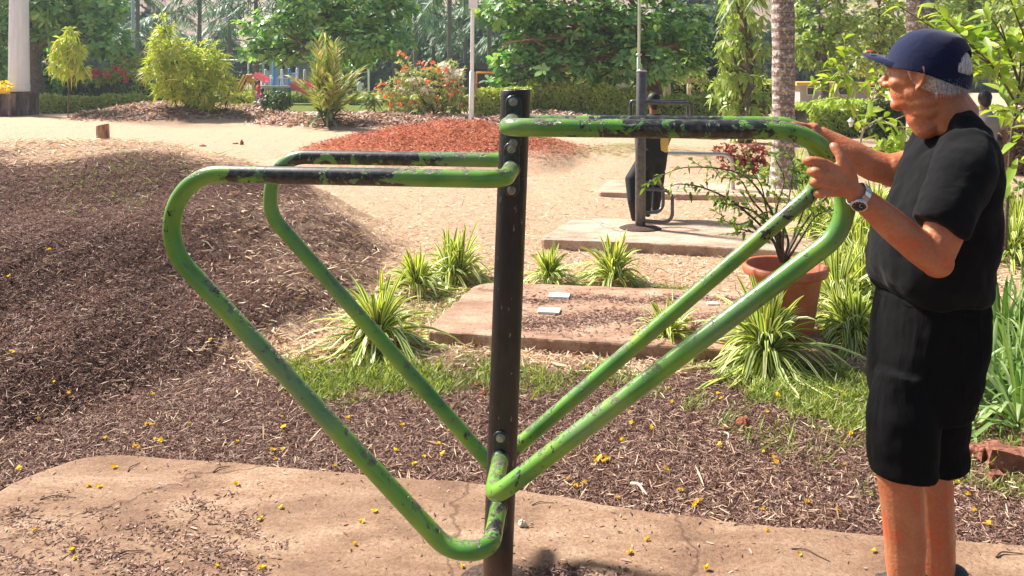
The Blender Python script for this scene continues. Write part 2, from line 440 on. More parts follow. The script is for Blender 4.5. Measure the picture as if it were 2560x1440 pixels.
def slab(name, outline, z0, z1, mat, label, rough=.012, sub=26):
    """prism with a slightly uneven outline and worn top edge"""
    O = [np.array(o[:2]) for o in outline]; pts = []
    r = np.random.default_rng(len(label))
    for a, b in zip(O, O[1:] + O[:1]):
        k = max(2, int(np.linalg.norm(b - a) * sub)); pts += [a + (b - a) * t for t in np.linspace(0, 1, k, endpoint=False)]
    pts = np.array(pts); n = len(pts)
    for _ in range(5): pts = .5 * pts + .25 * np.roll(pts, 1, 0) + .25 * np.roll(pts, -1, 0)
    ph = np.linspace(0, 2 * PI, n, endpoint=False); c = pts.mean(0); d = nrm(pts - c)
    wob = sum(rough * .45 * .75 ** q * np.sin(ph * int(17 * 2.1 ** q) + r.uniform(0, 6)) for q in range(4))
    pts = pts + d * wob[:, None]
    V, Fq = [], []
    for (z, ins) in ((z0, -.006), (z1 - .014, 0.0), (z1 - .004, .006), (z1, .02)):
        V.append(np.column_stack([pts - d * ins, np.full(n, z)]))
    j = np.arange(n); jn = (j + 1) % n
    for q in range(3): Fq.append(np.stack([q * n + j, q * n + jn, (q + 1) * n + jn, (q + 1) * n + j], -1))
    o = np_mesh(name, np.concatenate(V), [np.concatenate(Fq), np.array([np.arange(3 * n, 4 * n)])], mat, smooth=False)
    return tag(o, label, "concrete slab", "concrete slabs under the exercise stations")
g = lambda a, b, z: ghit(a, b, z)
s1 = [g(-420, 1560, .03), g(0, 1222, .03), g(110, 1168, .03), g(240, 1131, .03), g(350, 1136, .03), g(620, 1158, .03), g(1200, 1206, .03), g(1800, 1300, .03), g(2560, 1362, .03), g(3400, 1440, .03), (3.6, .5), (-2.8, .5)]
slab("concrete_slab", s1, -.1, .03, M_slab, "reddish mud-stained foreground slab under the green exercise station")
s2 = [g(1062, 822, .075), g(1085, 830, .075), g(1560, 858, .075), g(2092, 890, .075), g(1992, 742, .075), g(1700, 722, .075), g(1280, 706, .075), g(1190, 708, .075)]
slab("concrete_slab", s2, -.1, .075, M_slab2, "weathered middle slab with two white plates, in front of the striped plants")
s3 = [g(1345, 598, .09), g(1620, 607, .09), g(1885, 622, .09), g(2140, 636, .09), g(2080, 556, .09), g(1700, 548, .09), g(1432, 545, .09)]
slab("concrete_slab", s3, -.1, .09, M_slab3, "pale sunlit slab carrying the grey station beside the boy")
s4 = [g(1492, 480, .07), g(1800, 488, .07), g(2050, 497, .07), g(2050, 462, .07), g(1800, 455, .07), g(1520, 450, .07)]
slab("concrete_slab", s4, -.1, .07, M_slab3, "farthest pale slab behind the boy's legs, under the low silver bar")

# ---------------------------------------------------------------- litter, straw, grass (stuff)
def lay(n, xr, yr, wfun, L, Wd, prof, zoff=.006, tilt=.22, curl=.0, seed=1, hfun=gz, up=None):
    r = np.random.default_rng(seed); X, Y = [], []
    tot = 0
    while tot < n:
        m = 400000; y = 1 / (1 / yr[0] + (1 / yr[1] - 1 / yr[0]) * r.random(m)) if yr[0] > 0 else r.uniform(*yr, m)
        x = r.uniform(xr[0], xr[1], m) * (y if xr[2] else 1)
        k = r.random(m) < wfun(x, y); X.append(x[k]); Y.append(y[k]); tot += k.sum()
        if len(X) > 12: break
    x = np.concatenate(X)[:n]; y = np.concatenate(Y)[:n]; n = len(x)
    a = r.uniform(0, 2 * PI, n); D = np.stack([np.cos(a), np.sin(a), r.normal(size=n) * tilt], -1)
    if up is not None: D[:, 2] = np.abs(r.normal(size=n)) * up + .5
    Nn = np.stack([r.normal(size=n) * .6, r.normal(size=n) * .6, np.ones(n)], -1)
    P = np.stack([x, y, hfun(x, y) + zoff * (1 + 1.5 * r.random(n))], -1)
    sc = np.exp(r.normal(size=n) * .35)
    return ribbons(P, D, Nn, L * sc, Wd * sc ** .6, prof, curl + .12 * r.normal(size=n) * (tilt > 0), 0)
M_litter = leafmat("dry_mulch", [(.045, .02, .015), (.15, .074, .057), (.24, .135, .105), (.075, .034, .026), (.44, .30, .23), (.2, .08, .05), (.62, .46, .36), (.12, .056, .043), (.32, .195, .15)], .12, (1.2, 1, .8), .75, .2)
M_straw = leafmat("dry_straw", [(.55, .36, .2), (.85, .68, .46), (.66, .45, .26), (.92, .80, .60), (.30, .16, .09), (.42, .24, .14), (.75, .55, .33), (.9, .74, .5)], .2, (1.2, 1, .8), .7, .2)
M_grass = leafmat("grass_blade", [(.10, .16, .02), (.22, .30, .05), (.30, .38, .08), (.36, .36, .14), (.16, .24, .04)], .35, (1.4, 1.4, .5), .5)
thin = ((0, .5), (.35, 1), (.7, .9), (1, .25))
on_slab1 = lambda x, y: y < 3200 * .98 / (np.interp(px_of(x, y, .03)[0], [-400, 0, 110, 240, 350, 620, 1200, 1800, 2560, 3400], [1560, 1222, 1168, 1131, 1136, 1158, 1206, 1300, 1362, 1440]) - HY) - .02
on_slab2 = lambda x, y: (lambda q: (q[1] > np.interp(q[0], [1190, 1992], [708, 742])) & (q[1] < np.interp(q[0], [1062, 1560, 2092], [822, 858, 890])) & (q[0] > np.interp(q[1], [708, 822], [1185, 1062])) & (q[0] < np.interp(q[1], [742, 890], [1992, 2092])))(px_of(x, y, .075))
def w_mul(x, y):
    m, gr, rd = zones(x, y); return np.where(on_slab1(x, y) | on_slab2(x, y) | (y > 9.5), 0, m * (1 - .75 * gr))
def w_str(x, y):
    m, gr, rd = zones(x, y); return np.where(on_slab2(x, y) | on_slab1(x, y), 0, (1 - m) * (1 - .7 * gr) * (1 - rd)) * .9 + .0
def w_gr(x, y):
    m, gr, rd = zones(x, y); return np.where(on_slab1(x, y) | on_slab2(x, y), 0, gr * gr)
V, Q, U = lay(200000, (-.85, .9, 1), (2.6, 9.5), w_mul, .022, .0030, thin, seed=5, tilt=.3, zoff=.005)
tag(np_mesh("mulch_litter", V, [Q], M_litter, uv=U), "brown dry mulch and leaf litter over the mound and foreground", "mulch", None, "stuff")
V, Q, U = lay(65000, (-.75, .85, 1), (4.2, 26), w_str, .05, .006, thin, seed=6, tilt=.2, zoff=.006)
tag(np_mesh("dry_straw", V, [Q], M_straw, uv=U), "pale dry straw scattered over the sunlit ground", "straw", None, "stuff")
V, Q, U = lay(3500, (-.85, .9, 1), (2.8, 8), w_mul, .034, .003, thin, seed=15, tilt=.45, zoff=.012)
tag(np_mesh("dry_straw", V, [Q], M_straw, uv=U), "loose pale straw lying on the dark mulch", "straw", None, "stuff")
V, Q, U = lay(30000, (-.7, .9, 1), (3, 8), w_gr, .038, .004, thin, seed=8, tilt=.3, up=.5, zoff=.0)
tag(np_mesh("grass", V, [Q], M_grass, uv=U), "short green grass patches between the slabs", "grass", None, "stuff")
def w_red(x, y): return zones(x, y)[2]
M_redm = leafmat("red_mulch", [(.58, .15, .07), (.32, .08, .05), (.64, .24, .13), (.62, .38, .28), (.18, .06, .04), (.5, .17, .1)], .1, (1.1, .9, .8), .8, .2)
V, Q, U = lay(16000, (-.4, .3, 1), (12, 18), w_red, .045, .010, thin, seed=9, tilt=.35, zoff=.012)
tag(np_mesh("red_mulch", V, [Q], M_redm, uv=U), "reddish soil clods and chips on the red mound", "red soil", None, "stuff")
def w_far(x, y):
    m, gr, rd = zones(x, y); return np.where(y > 19, m * (1 - gr), 0)
M_fl = leafmat("fallen_leaves", [(.5, .3, .22), (.3, .16, .12), (.7, .5, .38), (.42, .22, .15), (.8, .66, .52), (.2, .1, .08)], .1, (1.1, 1, .8), .7)
V, Q, U = lay(22000, (-.66, .4, 1), (19, 33), w_far, .13, .05, ((0, .2), (.3, .9), (.7, .9), (1, .1)), seed=10, tilt=.3, zoff=.012)
tag(np_mesh("fallen_leaves", V, [Q], M_fl, uv=U), "fallen brown leaves covering the low far mounds", "fallen leaves", None, "stuff")
# litter lying on the slabs
def w_s1(x, y):
    q = px_of(x, y, .03); r = np.sqrt(((q[0] - 330) / 420) ** 2 + ((q[1] - 1370) / 150) ** 2) + .25 * np.sin(x * 9 + y * 5) + .2 * np.sin(x * 21 - y * 16)
    r2 = np.sqrt(((q[0] - 1400) / 170) ** 2 + ((q[1] - 1435) / 28) ** 2) + .2 * np.sin(x * 30)
    return np.where(on_slab1(x, y), np.clip(.95 - r, 0, .32) * (.25 + .65 * (np.sin(x * 17 + y * 31) > -.2)) + np.clip(1 - r2, 0, .9) + .008, 0)
V, Q, U = lay(5200, (-.85, .9, 1), (1.9, 3.5), w_s1, .013, .0042, ((0, .4), (.35, 1), (.7, .9), (1, .3)), seed=11, tilt=.08, zoff=.002, hfun=lambda x, y: 0 * x + .031)
tag(np_mesh("slab_litter", V, [Q], M_litter, uv=U), "dark leaf fragments and chips strewn over the foreground slab", "leaf litter", None, "stuff")
def w_s2(x, y):
    q = px_of(x, y, .075); b = np.exp(-((q[1] - 800 - 8 * np.sin(x * 7)) / 16) ** 2) + np.exp(-((q[1] - 748 - 5 * np.sin(x * 9)) / 7) ** 2) + .04
    return np.where(on_slab2(x, y) & (q[0] > 1240), b * .7, 0)
V, Q, U = lay(9000, (-.2, .45, 1), (4.3, 6), w_s2, .02, .005, thin, seed=12, tilt=.12, zoff=.002, hfun=lambda x, y: 0 * x + .076)
tag(np_mesh("slab_litter", V, [Q], M_litter, uv=U), "bands of brown litter lying across the middle slab", "leaf litter", None, "stuff")
# thin dark twigs, individually countable few
M_twig = simple("twig_bark", (.09, .055, .045), .8, var=.4, scale=60)
M_ptwig = simple("pale_stick", (.62, .47, .36), .8, var=.25, scale=40)
def twig(p0, p1, rad, label, mat=M_twig, bend=.15, name="twig", z=None):
    a, b = (ghit(*p0, z), ghit(*p1, z)); L = np.linalg.norm(b - a); s = np.array((-(b - a)[1], (b - a)[0], 0)) * bend
    pts = spline([a + (0, 0, rad), a * .65 + b * .35 + s + (0, 0, rad * 2.2), a * .3 + b * .7 + s * .4 + (0, 0, rad * 1.6), b + (0, 0, rad)], 5)
    o = MB().tube(pts, np.linspace(rad, rad * .5, len(pts)), 6).build(name, mat)
    return tag(o, label, name.replace('_', ' '), "sticks and twigs fallen on the ground")
twig((285, 1395), (358, 1378), .0032, "dark twig on the slab, lowest at the left", z=.03)
twig((320, 1180), (350, 1158), .0025, "dark twig near the slab's far left corner", z=.03)
twig((533, 1182), (575, 1166), .003, "dark twig at the slab's far edge", z=.03)
twig((725, 1118), (785, 1108), .003, "dark twig on the mulch left of the leaning green bar")
twig((1330, 1264), (1385, 1258), .002, "thin dark twig on the slab right of the post", z=.03)
twig((1835, 1314), (1885, 1315), .002, "thin straight twig on the slab near the mulch edge", z=.03)
twig((1978, 1373), (2075, 1405), .0022, "long thin twig on the slab left of the man's leg", z=.03)
twig((2490, 1395), (2558, 1386), .003, "dark twig on the slab behind the man's legs", z=.03)
twig((1578, 1216), (1618, 1246), .0085, "pale thick stick like a bone lying at the slab's edge", M_ptwig, .1, "stick")
twig((1775, 1083), (1825, 1122), .005, "pale crooked root piece on the mulch right of centre", M_ptwig, .35, "stick")
twig((1880, 1205), (2000, 1290), .0035, "long pale dried stem near the man's knees", M_ptwig, .2, "dry_stem")
twig((1870, 1200), (1960, 1262), .003, "shorter pale dried stem beside the long one", M_ptwig, -.2, "dry_stem")
twig((855, 560), (900, 590), .010, "pale stick on the mound's right slope", M_ptwig, .05, "stick")
twig((505, 605), (535, 628), .006, "short pale stick on the mulch mound inside the left loop", M_ptwig, .1, "stick")
twig((420, 928), (505, 975), .003, "thin dark twig on the lower mulch mound")
twig((100, 1250), (190, 1245), .0024, "curved dark twig on the slab's left end", z=.03)
# ---------------------------------------------------------------- exercise station
def paintmat(name):
    m, nt, p = newmat(name); v = coords(nt)
    a = noise(nt, v, 7.0, 2, .5); b = noise(nt, v, 30, 6, .68, .5); b2 = noise(nt, v, 13, 6, .7, .8)
    geo = nt.nodes.new('ShaderNodeNewGeometry')
    pz = N(nt, 'ShaderNodeSeparateXYZ', {0: v}).outputs[2]
    px_ = N(nt, 'ShaderNodeSeparateXYZ', {0: v}).outputs[0]
    nz_ = N(nt, 'ShaderNodeSeparateXYZ', {0: geo.outputs['Normal']}).outputs[2]
    green = ramp(nt, a, [(.3, (.075, .23, .035)), (.5, (.14, .33, .04)), (.7, (.23, .42, .04))])
    # worn down to dark primer on the hand rails, more towards their middles
    topw = ramp(nt, pz, [(0.0, 0.0), (1.0, 1.0)])
    wear = N(nt, 'ShaderNodeMapRange', {'Value': pz, 'From Min': 1.16, 'From Max': 1.32, 'To Min': -.095, 'To Max': .20}).outputs[0]
    low = N(nt, 'ShaderNodeMapRange', {'Value': b, 'From Min': 0, 'From Max': 1, 'To Min': -.5, 'To Max': .5}).outputs[0]
    ax = math_(nt, 'ABSOLUTE', math_(nt, 'SUBTRACT', math_(nt, 'ABSOLUTE', px_), .5))
    midw = N(nt, 'ShaderNodeMapRange', {'Value': ax, 'From Min': .15, 'From Max': .5, 'To Min': 1.0, 'To Max': -.6}).outputs[0]
    w1 = math_(nt, 'ADD', math_(nt, 'ADD', b2, math_(nt, 'MULTIPLY', low, .35)), math_(nt, 'MULTIPLY', wear, midw))
    dark = ramp(nt, w1, [(.618, 0.0), (.628, 1.0)])
    # bare grey-brown weathering on upward faces
    w2 = math_(nt, 'ADD', b, math_(nt, 'MULTIPLY', nz_, .20))
    grey = ramp(nt, w2, [(.665, 0.0), (.695, 1.0)])
    fleck = ramp(nt, noise(nt, v, 75, 3, .6), [(.69, 0.0), (.705, 1.0)])
    green = mixc(nt, ramp(nt, noise(nt, v, 3.2, 3, .6), [(.48, 0.0), (.64, .45)]), green, (.20, .27, .17))
    c = mixc(nt, math_(nt, 'MULTIPLY', grey, .8), green, ramp(nt, noise(nt, v, 90, 3), [(.35, (.10, .075, .06)), (.65, (.24, .2, .17))]))
    c = mixc(nt, dark, c, ramp(nt, noise(nt, v, 60, 4), [(.4, (.012, .011, .010)), (.6, (.05, .048, .042)), (.75, (.13, .13, .10))]))
    c = mixc(nt, math_(nt, 'MULTIPLY', fleck, .8), c, (.02, .03, .02))
    nt.links.new(c, p.inputs['Base Color'])
    nt.links.new(math_(nt, 'ADD', math_(nt, 'MULTIPLY', dark, .12), .30), p.inputs['Roughness'])
    p.inputs['Coat Weight'].default_value = .15; p.inputs['Coat Roughness'].default_value = .18
    bump(nt, p, math_(nt, 'SUBTRACT', math_(nt, 'MULTIPLY', b, .12), math_(nt, 'MULTIPLY', math_(nt, 'MAXIMUM', dark, grey), .5)), .0022)
    return m
M_green = paintmat("chipped_green_paint")
m, nt, p = newmat("dark_post_paint"); v = coords(nt, (1, 1, .35))
f = noise(nt, v, 38, 6, .7); sp_ = noise(nt, v, 85, 2, .5)
c = ramp(nt, f, [(.3, (.008, .007, .007)), (.6, (.022, .018, .017)), (.8, (.06, .042, .035))])
c = mixc(nt, ramp(nt, sp_, [(.70, 0.0), (.74, .7)]), c, (.30, .25, .22))
zz = N(nt, 'ShaderNodeSeparateXYZ', {0: coords(nt)}).outputs[2]
rust = ramp(nt, math_(nt, 'ADD', zz, math_(nt, 'MULTIPLY', f, .25)), [(.12, 1.0), (.30, 0.0)])
c = mixc(nt, rust, c, ramp(nt, f, [(.35, (.10, .045, .025)), (.65, (.36, .2, .11))]))
nt.links.new(c, p.inputs['Base Color']); p.inputs['Roughness'].default_value = .42; bump(nt, p, f, .003); M_post = m
M_plate = simple("dark_green_steel", (.035, .045, .035), .38, .2, .5, 60, .002)
M_bolt = simple("worn_steel", (.30, .30, .28), .3, .8, .3, 80)
M_soil = simple("loose_soil", (.10, .06, .045), .95, 0, .6, 60, .02)
PB = np.array((-.047, 2.45, 0)); PT = np.array((.0115, 2.45, 1.553))
def post_at(z): return PB + (PT - PB) * (z / 1.553)
st = empty("exercise_station", PB, "green and black double push bar exercise station with dark leaning post", "exercise station")
mb = MB()
a = np.linspace(0, 2 * PI, 40, endpoint=False); r_ = .0455
prof = [(0.02, r_), (.5, r_), (1.0, r_), (1.535, r_), (1.549, r_), (1.553, r_ * .93), (1.553, r_ * .88), (1.53, r_ * .86)]
V = np.concatenate([np.stack([post_at(z)[0] + rr * np.cos(a), post_at(z)[1] + rr * np.sin(a), np.full(40, z)], -1) for z, rr in prof])
i = np.arange(len(prof) - 1)[:, None] * 40; j = np.arange(40)[None, :]; jn = (j + 1) % 40
mb.add(V, [np.stack([i + j, i + jn, i + 40 + jn, i + 40 + j], -1).reshape(-1, 4), [list(range((len(prof) - 1) * 40, len(prof) * 40))]])
post = mb.build("post", M_post, st)
UD = np.array((.990, -.140, 0)); ND = np.array((-.085, -.996, 0)); GAP = .275
# (name side, sign of gap, corner points in (s, z), fillets, bracket z)
def bar(side, near, pts, rads, ztop, zbot, label):
    sg = 1 if near else -1
    tp, bp = post_at(ztop), post_at(zbot)
    nd = ND * sg
    world = [tp + nd * .052, tp + nd * GAP + UD * .0 ]
    for s, z in pts:
        q = np.array((0.0, 2.45, 0)) + ND * GAP * sg + UD * s; q[2] = z; world.append(q)
    world += [bp + nd * GAP, bp + nd * .052]
    rr = [.055] + rads + [.055]
    path = fillet(world, rr, 14)
    mb = MB().tube(path, .0252, 20, cap=False)
    o = mb.build("push_bar", M_green, st); o["label"] = label
    for b, dz in ((tp, .062), (bp, .062)):
        # oblong plate wrapped on the post, welded at the tube's end
        t = nd; s_ = np.array((-t[1], t[0], 0)); mbp = MB()
        hw, hh = .024, .082; outline = []
        for k in range(17): outline.append((hw * math.cos(PI * k / 16), hh - hw + hw * math.sin(PI * k / 16)))
        for k in range(17): outline.append((-hw * math.cos(PI * k / 16), -(hh - hw) - hw * math.sin(PI * k / 16)))
        n = len(outline); VV = []
        for off, sc in ((.0, 1), (.007, 1), (.0085, .93)):
            for (u, w) in outline:
                dpt = math.sqrt(max(r_ ** 2 - (u * sc) ** 2, 0)) + off
                VV.append(b + t * dpt + s_ * u * sc + np.array((0, 0, w * sc)))
        jj = np.arange(n); jk = (jj + 1) % n
        mbp.add(VV, [np.concatenate([np.stack([q * n + jj, q * n + jk, (q + 1) * n + jk, (q + 1) * n + jj], -1) for q in (0, 1)]), [list(range(2 * n, 3 * n))]])
        # weld collar
        mbp.tube([b + t * .05, b + t * .066], .0275, 20)
        mbp.build("mounting_plate", M_plate, o)
        Rm = np.column_stack([s_, np.array((0, 0, 1)), t])
        for q in (1, -1):
            cpt = b + t * (r_ + .006) + np.array((0, 0, q * dz))
            mb2 = MB().lathe(cpt, [(.0135, 0), (.0135, .002), (.0118, .003)], 20, R3=Rm)
            mb2.lathe(cpt, [(.0095, .003), (.0095, .008), (.008, .0092)], 6, R3=Rm)
            mb2.build("bolt", M_bolt, o, smooth=False)
    return o
ZR, ZL = 1.455, 1.3135
bar('r', True, [(.86, ZR), (.895, 1.205)], [.17, .14], ZR, .446, "nearer right push bar, bright green with dark worn top")
bar('r', False, [(.965, 1.437), (.985, 1.24)], [.13, .12], 1.437, .305, "farther right push bar")
bar('l', True, [(-.955, ZL), (-.975, 1.092), (-.155, .293)], [.15, .16, .10], ZL, .301, "nearer left push bar, worn black along its top")
bar('l', False, [(-.885, 1.306), (-.895, 1.10)], [.13, .12], 1.306, .205, "farther left push bar")
mb = MB(); mb.lathe((-.047, 2.45, .02), [(.16, 0), (.12, .012), (.07, .022), (.04, .026)], 28)
tag(mb.build("soil", M_soil), "small heap of loose soil round the foot of the green station's post", "soil", None, "stuff")

# ---------------------------------------------------------------- grey station with loops
M_gal = simple("weathered_grey_steel", (.12, .115, .115), .42, .5, .3, 30, .002)
M_gal2 = simple("dark_grey_tube", (.10, .105, .11), .35, .55, .3, 30)
YP = 7.84; b0 = W(1601, 570, YP)
st2 = empty("exercise_station", (b0[0], YP, .09), "grey post station with looped foot and hand bars on the pale slab", "exercise station")
MB().tube([(b0[0], YP, .06), (b0[0] - .0, YP, .8), (b0[0] + .012, YP, 1.625)], .05, 20).build("post", M_gal, st2)
MB().lathe((b0[0] + .012, YP, 1.62), [(.052, 0), (.052, .012), (.045, .018)], 20).build("post_cap", simple("pinkish_cap", (.5, .36, .3), .6), st2)
def loop(zt, zb, ext, Yo, rad, name="hand_loop", sgn=1, fr=.05):
    x = b0[0]
    MB().tube(fillet([(x, YP + Yo * .2, zt), (x + sgn * ext, YP + Yo, zt), (x + sgn * ext, YP + Yo, zb), (x, YP + Yo * .2, zb)], [fr, fr], 8), rad, 12, cap=False).build(name, M_gal2, st2)
loop(H - 72 * YP / F, H - 152 * YP / F, .49, -.05, .019)
loop(H - 70 * YP / F, H - 150 * YP / F, .52, .25, .019)
loop(H - 286 * YP / F, H - 365 * YP / F, .285, -.14, .017, "foot_loop", 1, .09)
loop(H - 275 * YP / F, H - 350 * YP / F, .25, .14, .017, "foot_loop", 1, .09)
loop(H - 68 * YP / F, H - 110 * YP / F, .09, .05, .017, "hand_loop", -1, .03)
mb = MB(); mb.lathe((b0[0], YP, .085), [(.22, 0), (.17, .02), (.1, .03), (.06, .03)], 24)
tag(mb.build("soil", M_soil), "crumbled soil round the foot of the grey station's post", "soil", None, "stuff")
Y2 = 10.6
st3 = empty("exercise_bar", W(1740, 480, Y2), "low silver tube bar with bent leg on the farthest slab", "exercise bar")
M_sil = simple("silver_tube", (.42, .42, .43), .3, .8, .2, 20)
MB().tube(fillet([W(1640, 475, Y2), W(1640, 383, Y2), W(1830, 386, Y2), W(1833, 475, Y2)], [.12, .14], 10), .026, 12).build("bent_bar", M_sil, st3)
MB().box(W(1833, 478, Y2), (.1, .1, .012)).build("foot_plate", M_sil, st3, smooth=False)

# white plates on the middle slab
M_white = simple("white_enamel", (.82, .85, .82), .35, var=.05)
for (ax_, ay, bx, by, lb) in ((1346, 772, 1400, 780, "white tile set in the middle slab, nearer of two"), (1372, 735, 1424, 742, "white tile set in the middle slab, farther of two"), (1768, 756, 1795, 761, "small white tile half hidden behind the green bar")):
    c0 = ghit((ax_ + bx) / 2, (ay + by) / 2, .085); w_ = (bx - ax_) / F * c0[1]
    mb = MB(); rot = [[1, .18, 0], [-.18, 1, 0], [0, 0, 1]]
    mb.box(c0 - (0, 0, .003), (w_, .10 if w_ > .1 else .05, .018), rot)
    o = mb.build("plate", M_white, smooth=False); mo = o.modifiers.new("b", 'BEVEL'); mo.width = .004; mo.segments = 2
    tag(o, lb, "plate", "white plates on the middle slab")
# ---------------------------------------------------------------- variegated grassy plants
M_var = leafmat("striped_leaf", [(.68, .74, .24), (.80, .84, .40), (.88, .90, .56), (.62, .72, .12), (.84, .84, .48), (.74, .74, .12), (.60, .70, .2), (.5, .38, .2)], .35, (1.15, 1.15, .5), .42, .4, stripe=((.10, .20, .025), .17))
M_var2 = leafmat("green_strap_leaf", [(.08, .16, .04), (.15, .26, .07), (.24, .36, .12), (.36, .44, .2)], .3, (1.3, 1.4, .5), .4, .45)
SP = ((0, .45), (.12, .7), (.28, .95), (.45, 1), (.62, .95), (.8, .7), (.92, .4), (1, .04))
def strap_plant(base, R0, Hh, n, label, name="striped_plant", mat=M_var, seed=0, wid=.02, cat="plant", group="striped spider plants round the slabs", heads=1):
    r = np.random.default_rng(seed + 100); Vs, Qs, Us, o = [], [], [], 0
    for h in range(heads):
        b = np.array(base) + (np.array((r.normal() * R0 * .3, r.normal() * R0 * .2, 0)) if h else 0)
        k = n // heads; t = r.random(k)                     # 0 inner upright, 1 outer drooping
        el = np.clip(R(85) - t * R(55) + r.normal(size=k) * .12, R(4), R(88)); az = np.arange(k) * 2.39996 + r.normal(size=k) * .2
        D = np.stack([np.cos(el) * np.cos(az), np.cos(el) * np.sin(az), np.sin(el)], -1)
        L = (Hh * (1 - t) + R0 * 1.3 * t) * r.uniform(.55, 1.15, k)
        dr = .22 + .85 * t ** .8 * r.uniform(.35, 1.5, k)
        P = b + np.stack([np.cos(az), np.sin(az), 0 * az], -1) * .02 + np.array((0, 0, .03)) + np.stack([0 * t, 0 * t, (1 - t) * .06], -1)
        up = np.array((0, 0, 1.)) + r.normal(size=(k, 3)) * .25
        V, Q, U = ribbons(P, D, up, L, wid * r.uniform(.7, 1.15, k), SP, dr, .35)
        z0 = gz(V[:, 0], V[:, 1]) + .006; V[:, 2] = np.maximum(V[:, 2], z0 + .02 * np.abs(np.sin(V[:, 0] * 90)))
        Vs.append(V); Qs.append(Q + o); Us.append(U); o += len(V)
    ob = np_mesh(name, np.concatenate(Vs), [np.concatenate(Qs)], mat, uv=np.concatenate(Us))
    return tag(ob, label, cat, group)
def at(px, py, z=0.0): g_ = ghit(px, py); return (g_[0], g_[1], g_[2] + z)
SPL = [(945, 862, .34, .42, 120, "large striped plant by the left end of the middle slab", 1), (1042, 735, .26, .34, 80, "striped plant with upright tuft behind the largest left one", 1),
       (1150, 700, .30, .44, 110, "tall striped plant just left of the dark post", 2), (1372, 712, .23, .26, 80, "small arching striped plant just right of the dark post", 1),
       (1532, 712, .28, .40, 100, "striped plant with a tall tuft behind the middle slab", 1), (1668, 872, .22, .30, 60, "small striped plant seen between the two right bars", 1),
       (1915, 908, .40, .48, 150, "largest striped plant, in front of the terracotta pot", 1), (2120, 640, .36, .5, 120, "striped plant behind the man's forearm", 2),
       (2150, 770, .38, .5, 150, "striped plant between the pot and the man's belly", 2), (2110, 850, .30, .34, 90, "low striped plant at the slab's right corner", 1),
       (2010, 560, .34, .46, 90, "pale striped plant seen inside the right loop", 1), (1990, 450, .45, .5, 80, "distant striped plant by the palm's foot", 1),
       (2190, 560, .4, .5, 90, "striped plant behind the man's elbow", 1), (2530, 655, .42, .5, 90, "striped plant right of the man's back", 1),
       (2150, 690, .32, .4, 90, "striped plant against the front of the man's shirt", 1),
       (2085, 600, .34, .5, 100, "striped plant showing between the right bar and the man's elbow", 2), (2175, 640, .34, .45, 90, "striped plant touching the man's shirt front below his elbow", 1), (2140, 860, .3, .34, 90, "striped plant beside the man's shorts", 1),
       (2085, 720, .3, .42, 100, "striped plant just right of the pot's rim", 1), (2030, 610, .3, .4, 80, "striped plant behind the pot", 1), (2545, 600, .4, .5, 90, "striped plant at the right edge behind the thin sapling stem", 1)]
for i, (px, py, R0, Hh, n, lb, hd) in enumerate(SPL):
    strap_plant(at(px, py), R0 * 1.22, Hh * 1.12, int(n * 1.5), lb, seed=i, heads=hd, wid=.030)
for i, (px, py, R0, Hh, n, lb) in enumerate([(2475, 1010, .26, .52, 90, "green strap-leaved plant just behind the man's thigh"), (2540, 960, .28, .75, 110, "tall green strap-leaved plant at the right edge"),
                                             (2520, 880, .3, .7, 100, "green strap-leaved plant behind the man's hip"), (2600, 1060, .3, .6, 90, "green strap-leaved plant cut by the right edge")]):
    g_ = at(px, py)
    strap_plant(g_, R0 * 1.5, Hh * .85, int(n * 1.5), lb, "strap_plant", M_var2, seed=40 + i, wid=.021, group="green strap-leaved plants at the right", heads=3)
# ---------------------------------------------------------------- terracotta pot and its shrub
def potmat():
    m, nt, p = newmat("terracotta"); v = coords(nt)
    a = noise(nt, v, 9, 5, .6); c = ramp(nt, a, [(.3, (.42, .10, .045)), (.7, (.58, .17, .08))])
    nt.links.new(c, p.inputs['Base Color']); p.inputs['Roughness'].default_value = .55; bump(nt, p, noise(nt, v, 60, 4), .002); return m
M_pot = potmat(); pc = ghit(1962, 838, .075); pc[1] = 4.72; pc[0] = (1962 - CX) / F * 4.72
pot = empty("plant_pot", pc, "round terracotta pot with rolled rim standing on the middle slab", "plant pot")
MB().lathe(pc, [(.15, 0), (.155, .008), (.172, .12), (.195, .27), (.205, .335), (.207, .345), (.212, .350), (.236, .352), (.242, .360), (.243, .392), (.236, .402), (.222, .403), (.213, .395), (.206, .35), (.19, .31)], 48, closed=False).build("pot_body", M_pot, pot)
MB().lathe(pc + (0, 0, .30), [(.196, 0), (.10, .012), (.02, .015)], 24).build("soil", M_soil, pot)
M_bark = simple("thin_bark", (.11, .08, .055), .8, 0, .4, 50, .004)
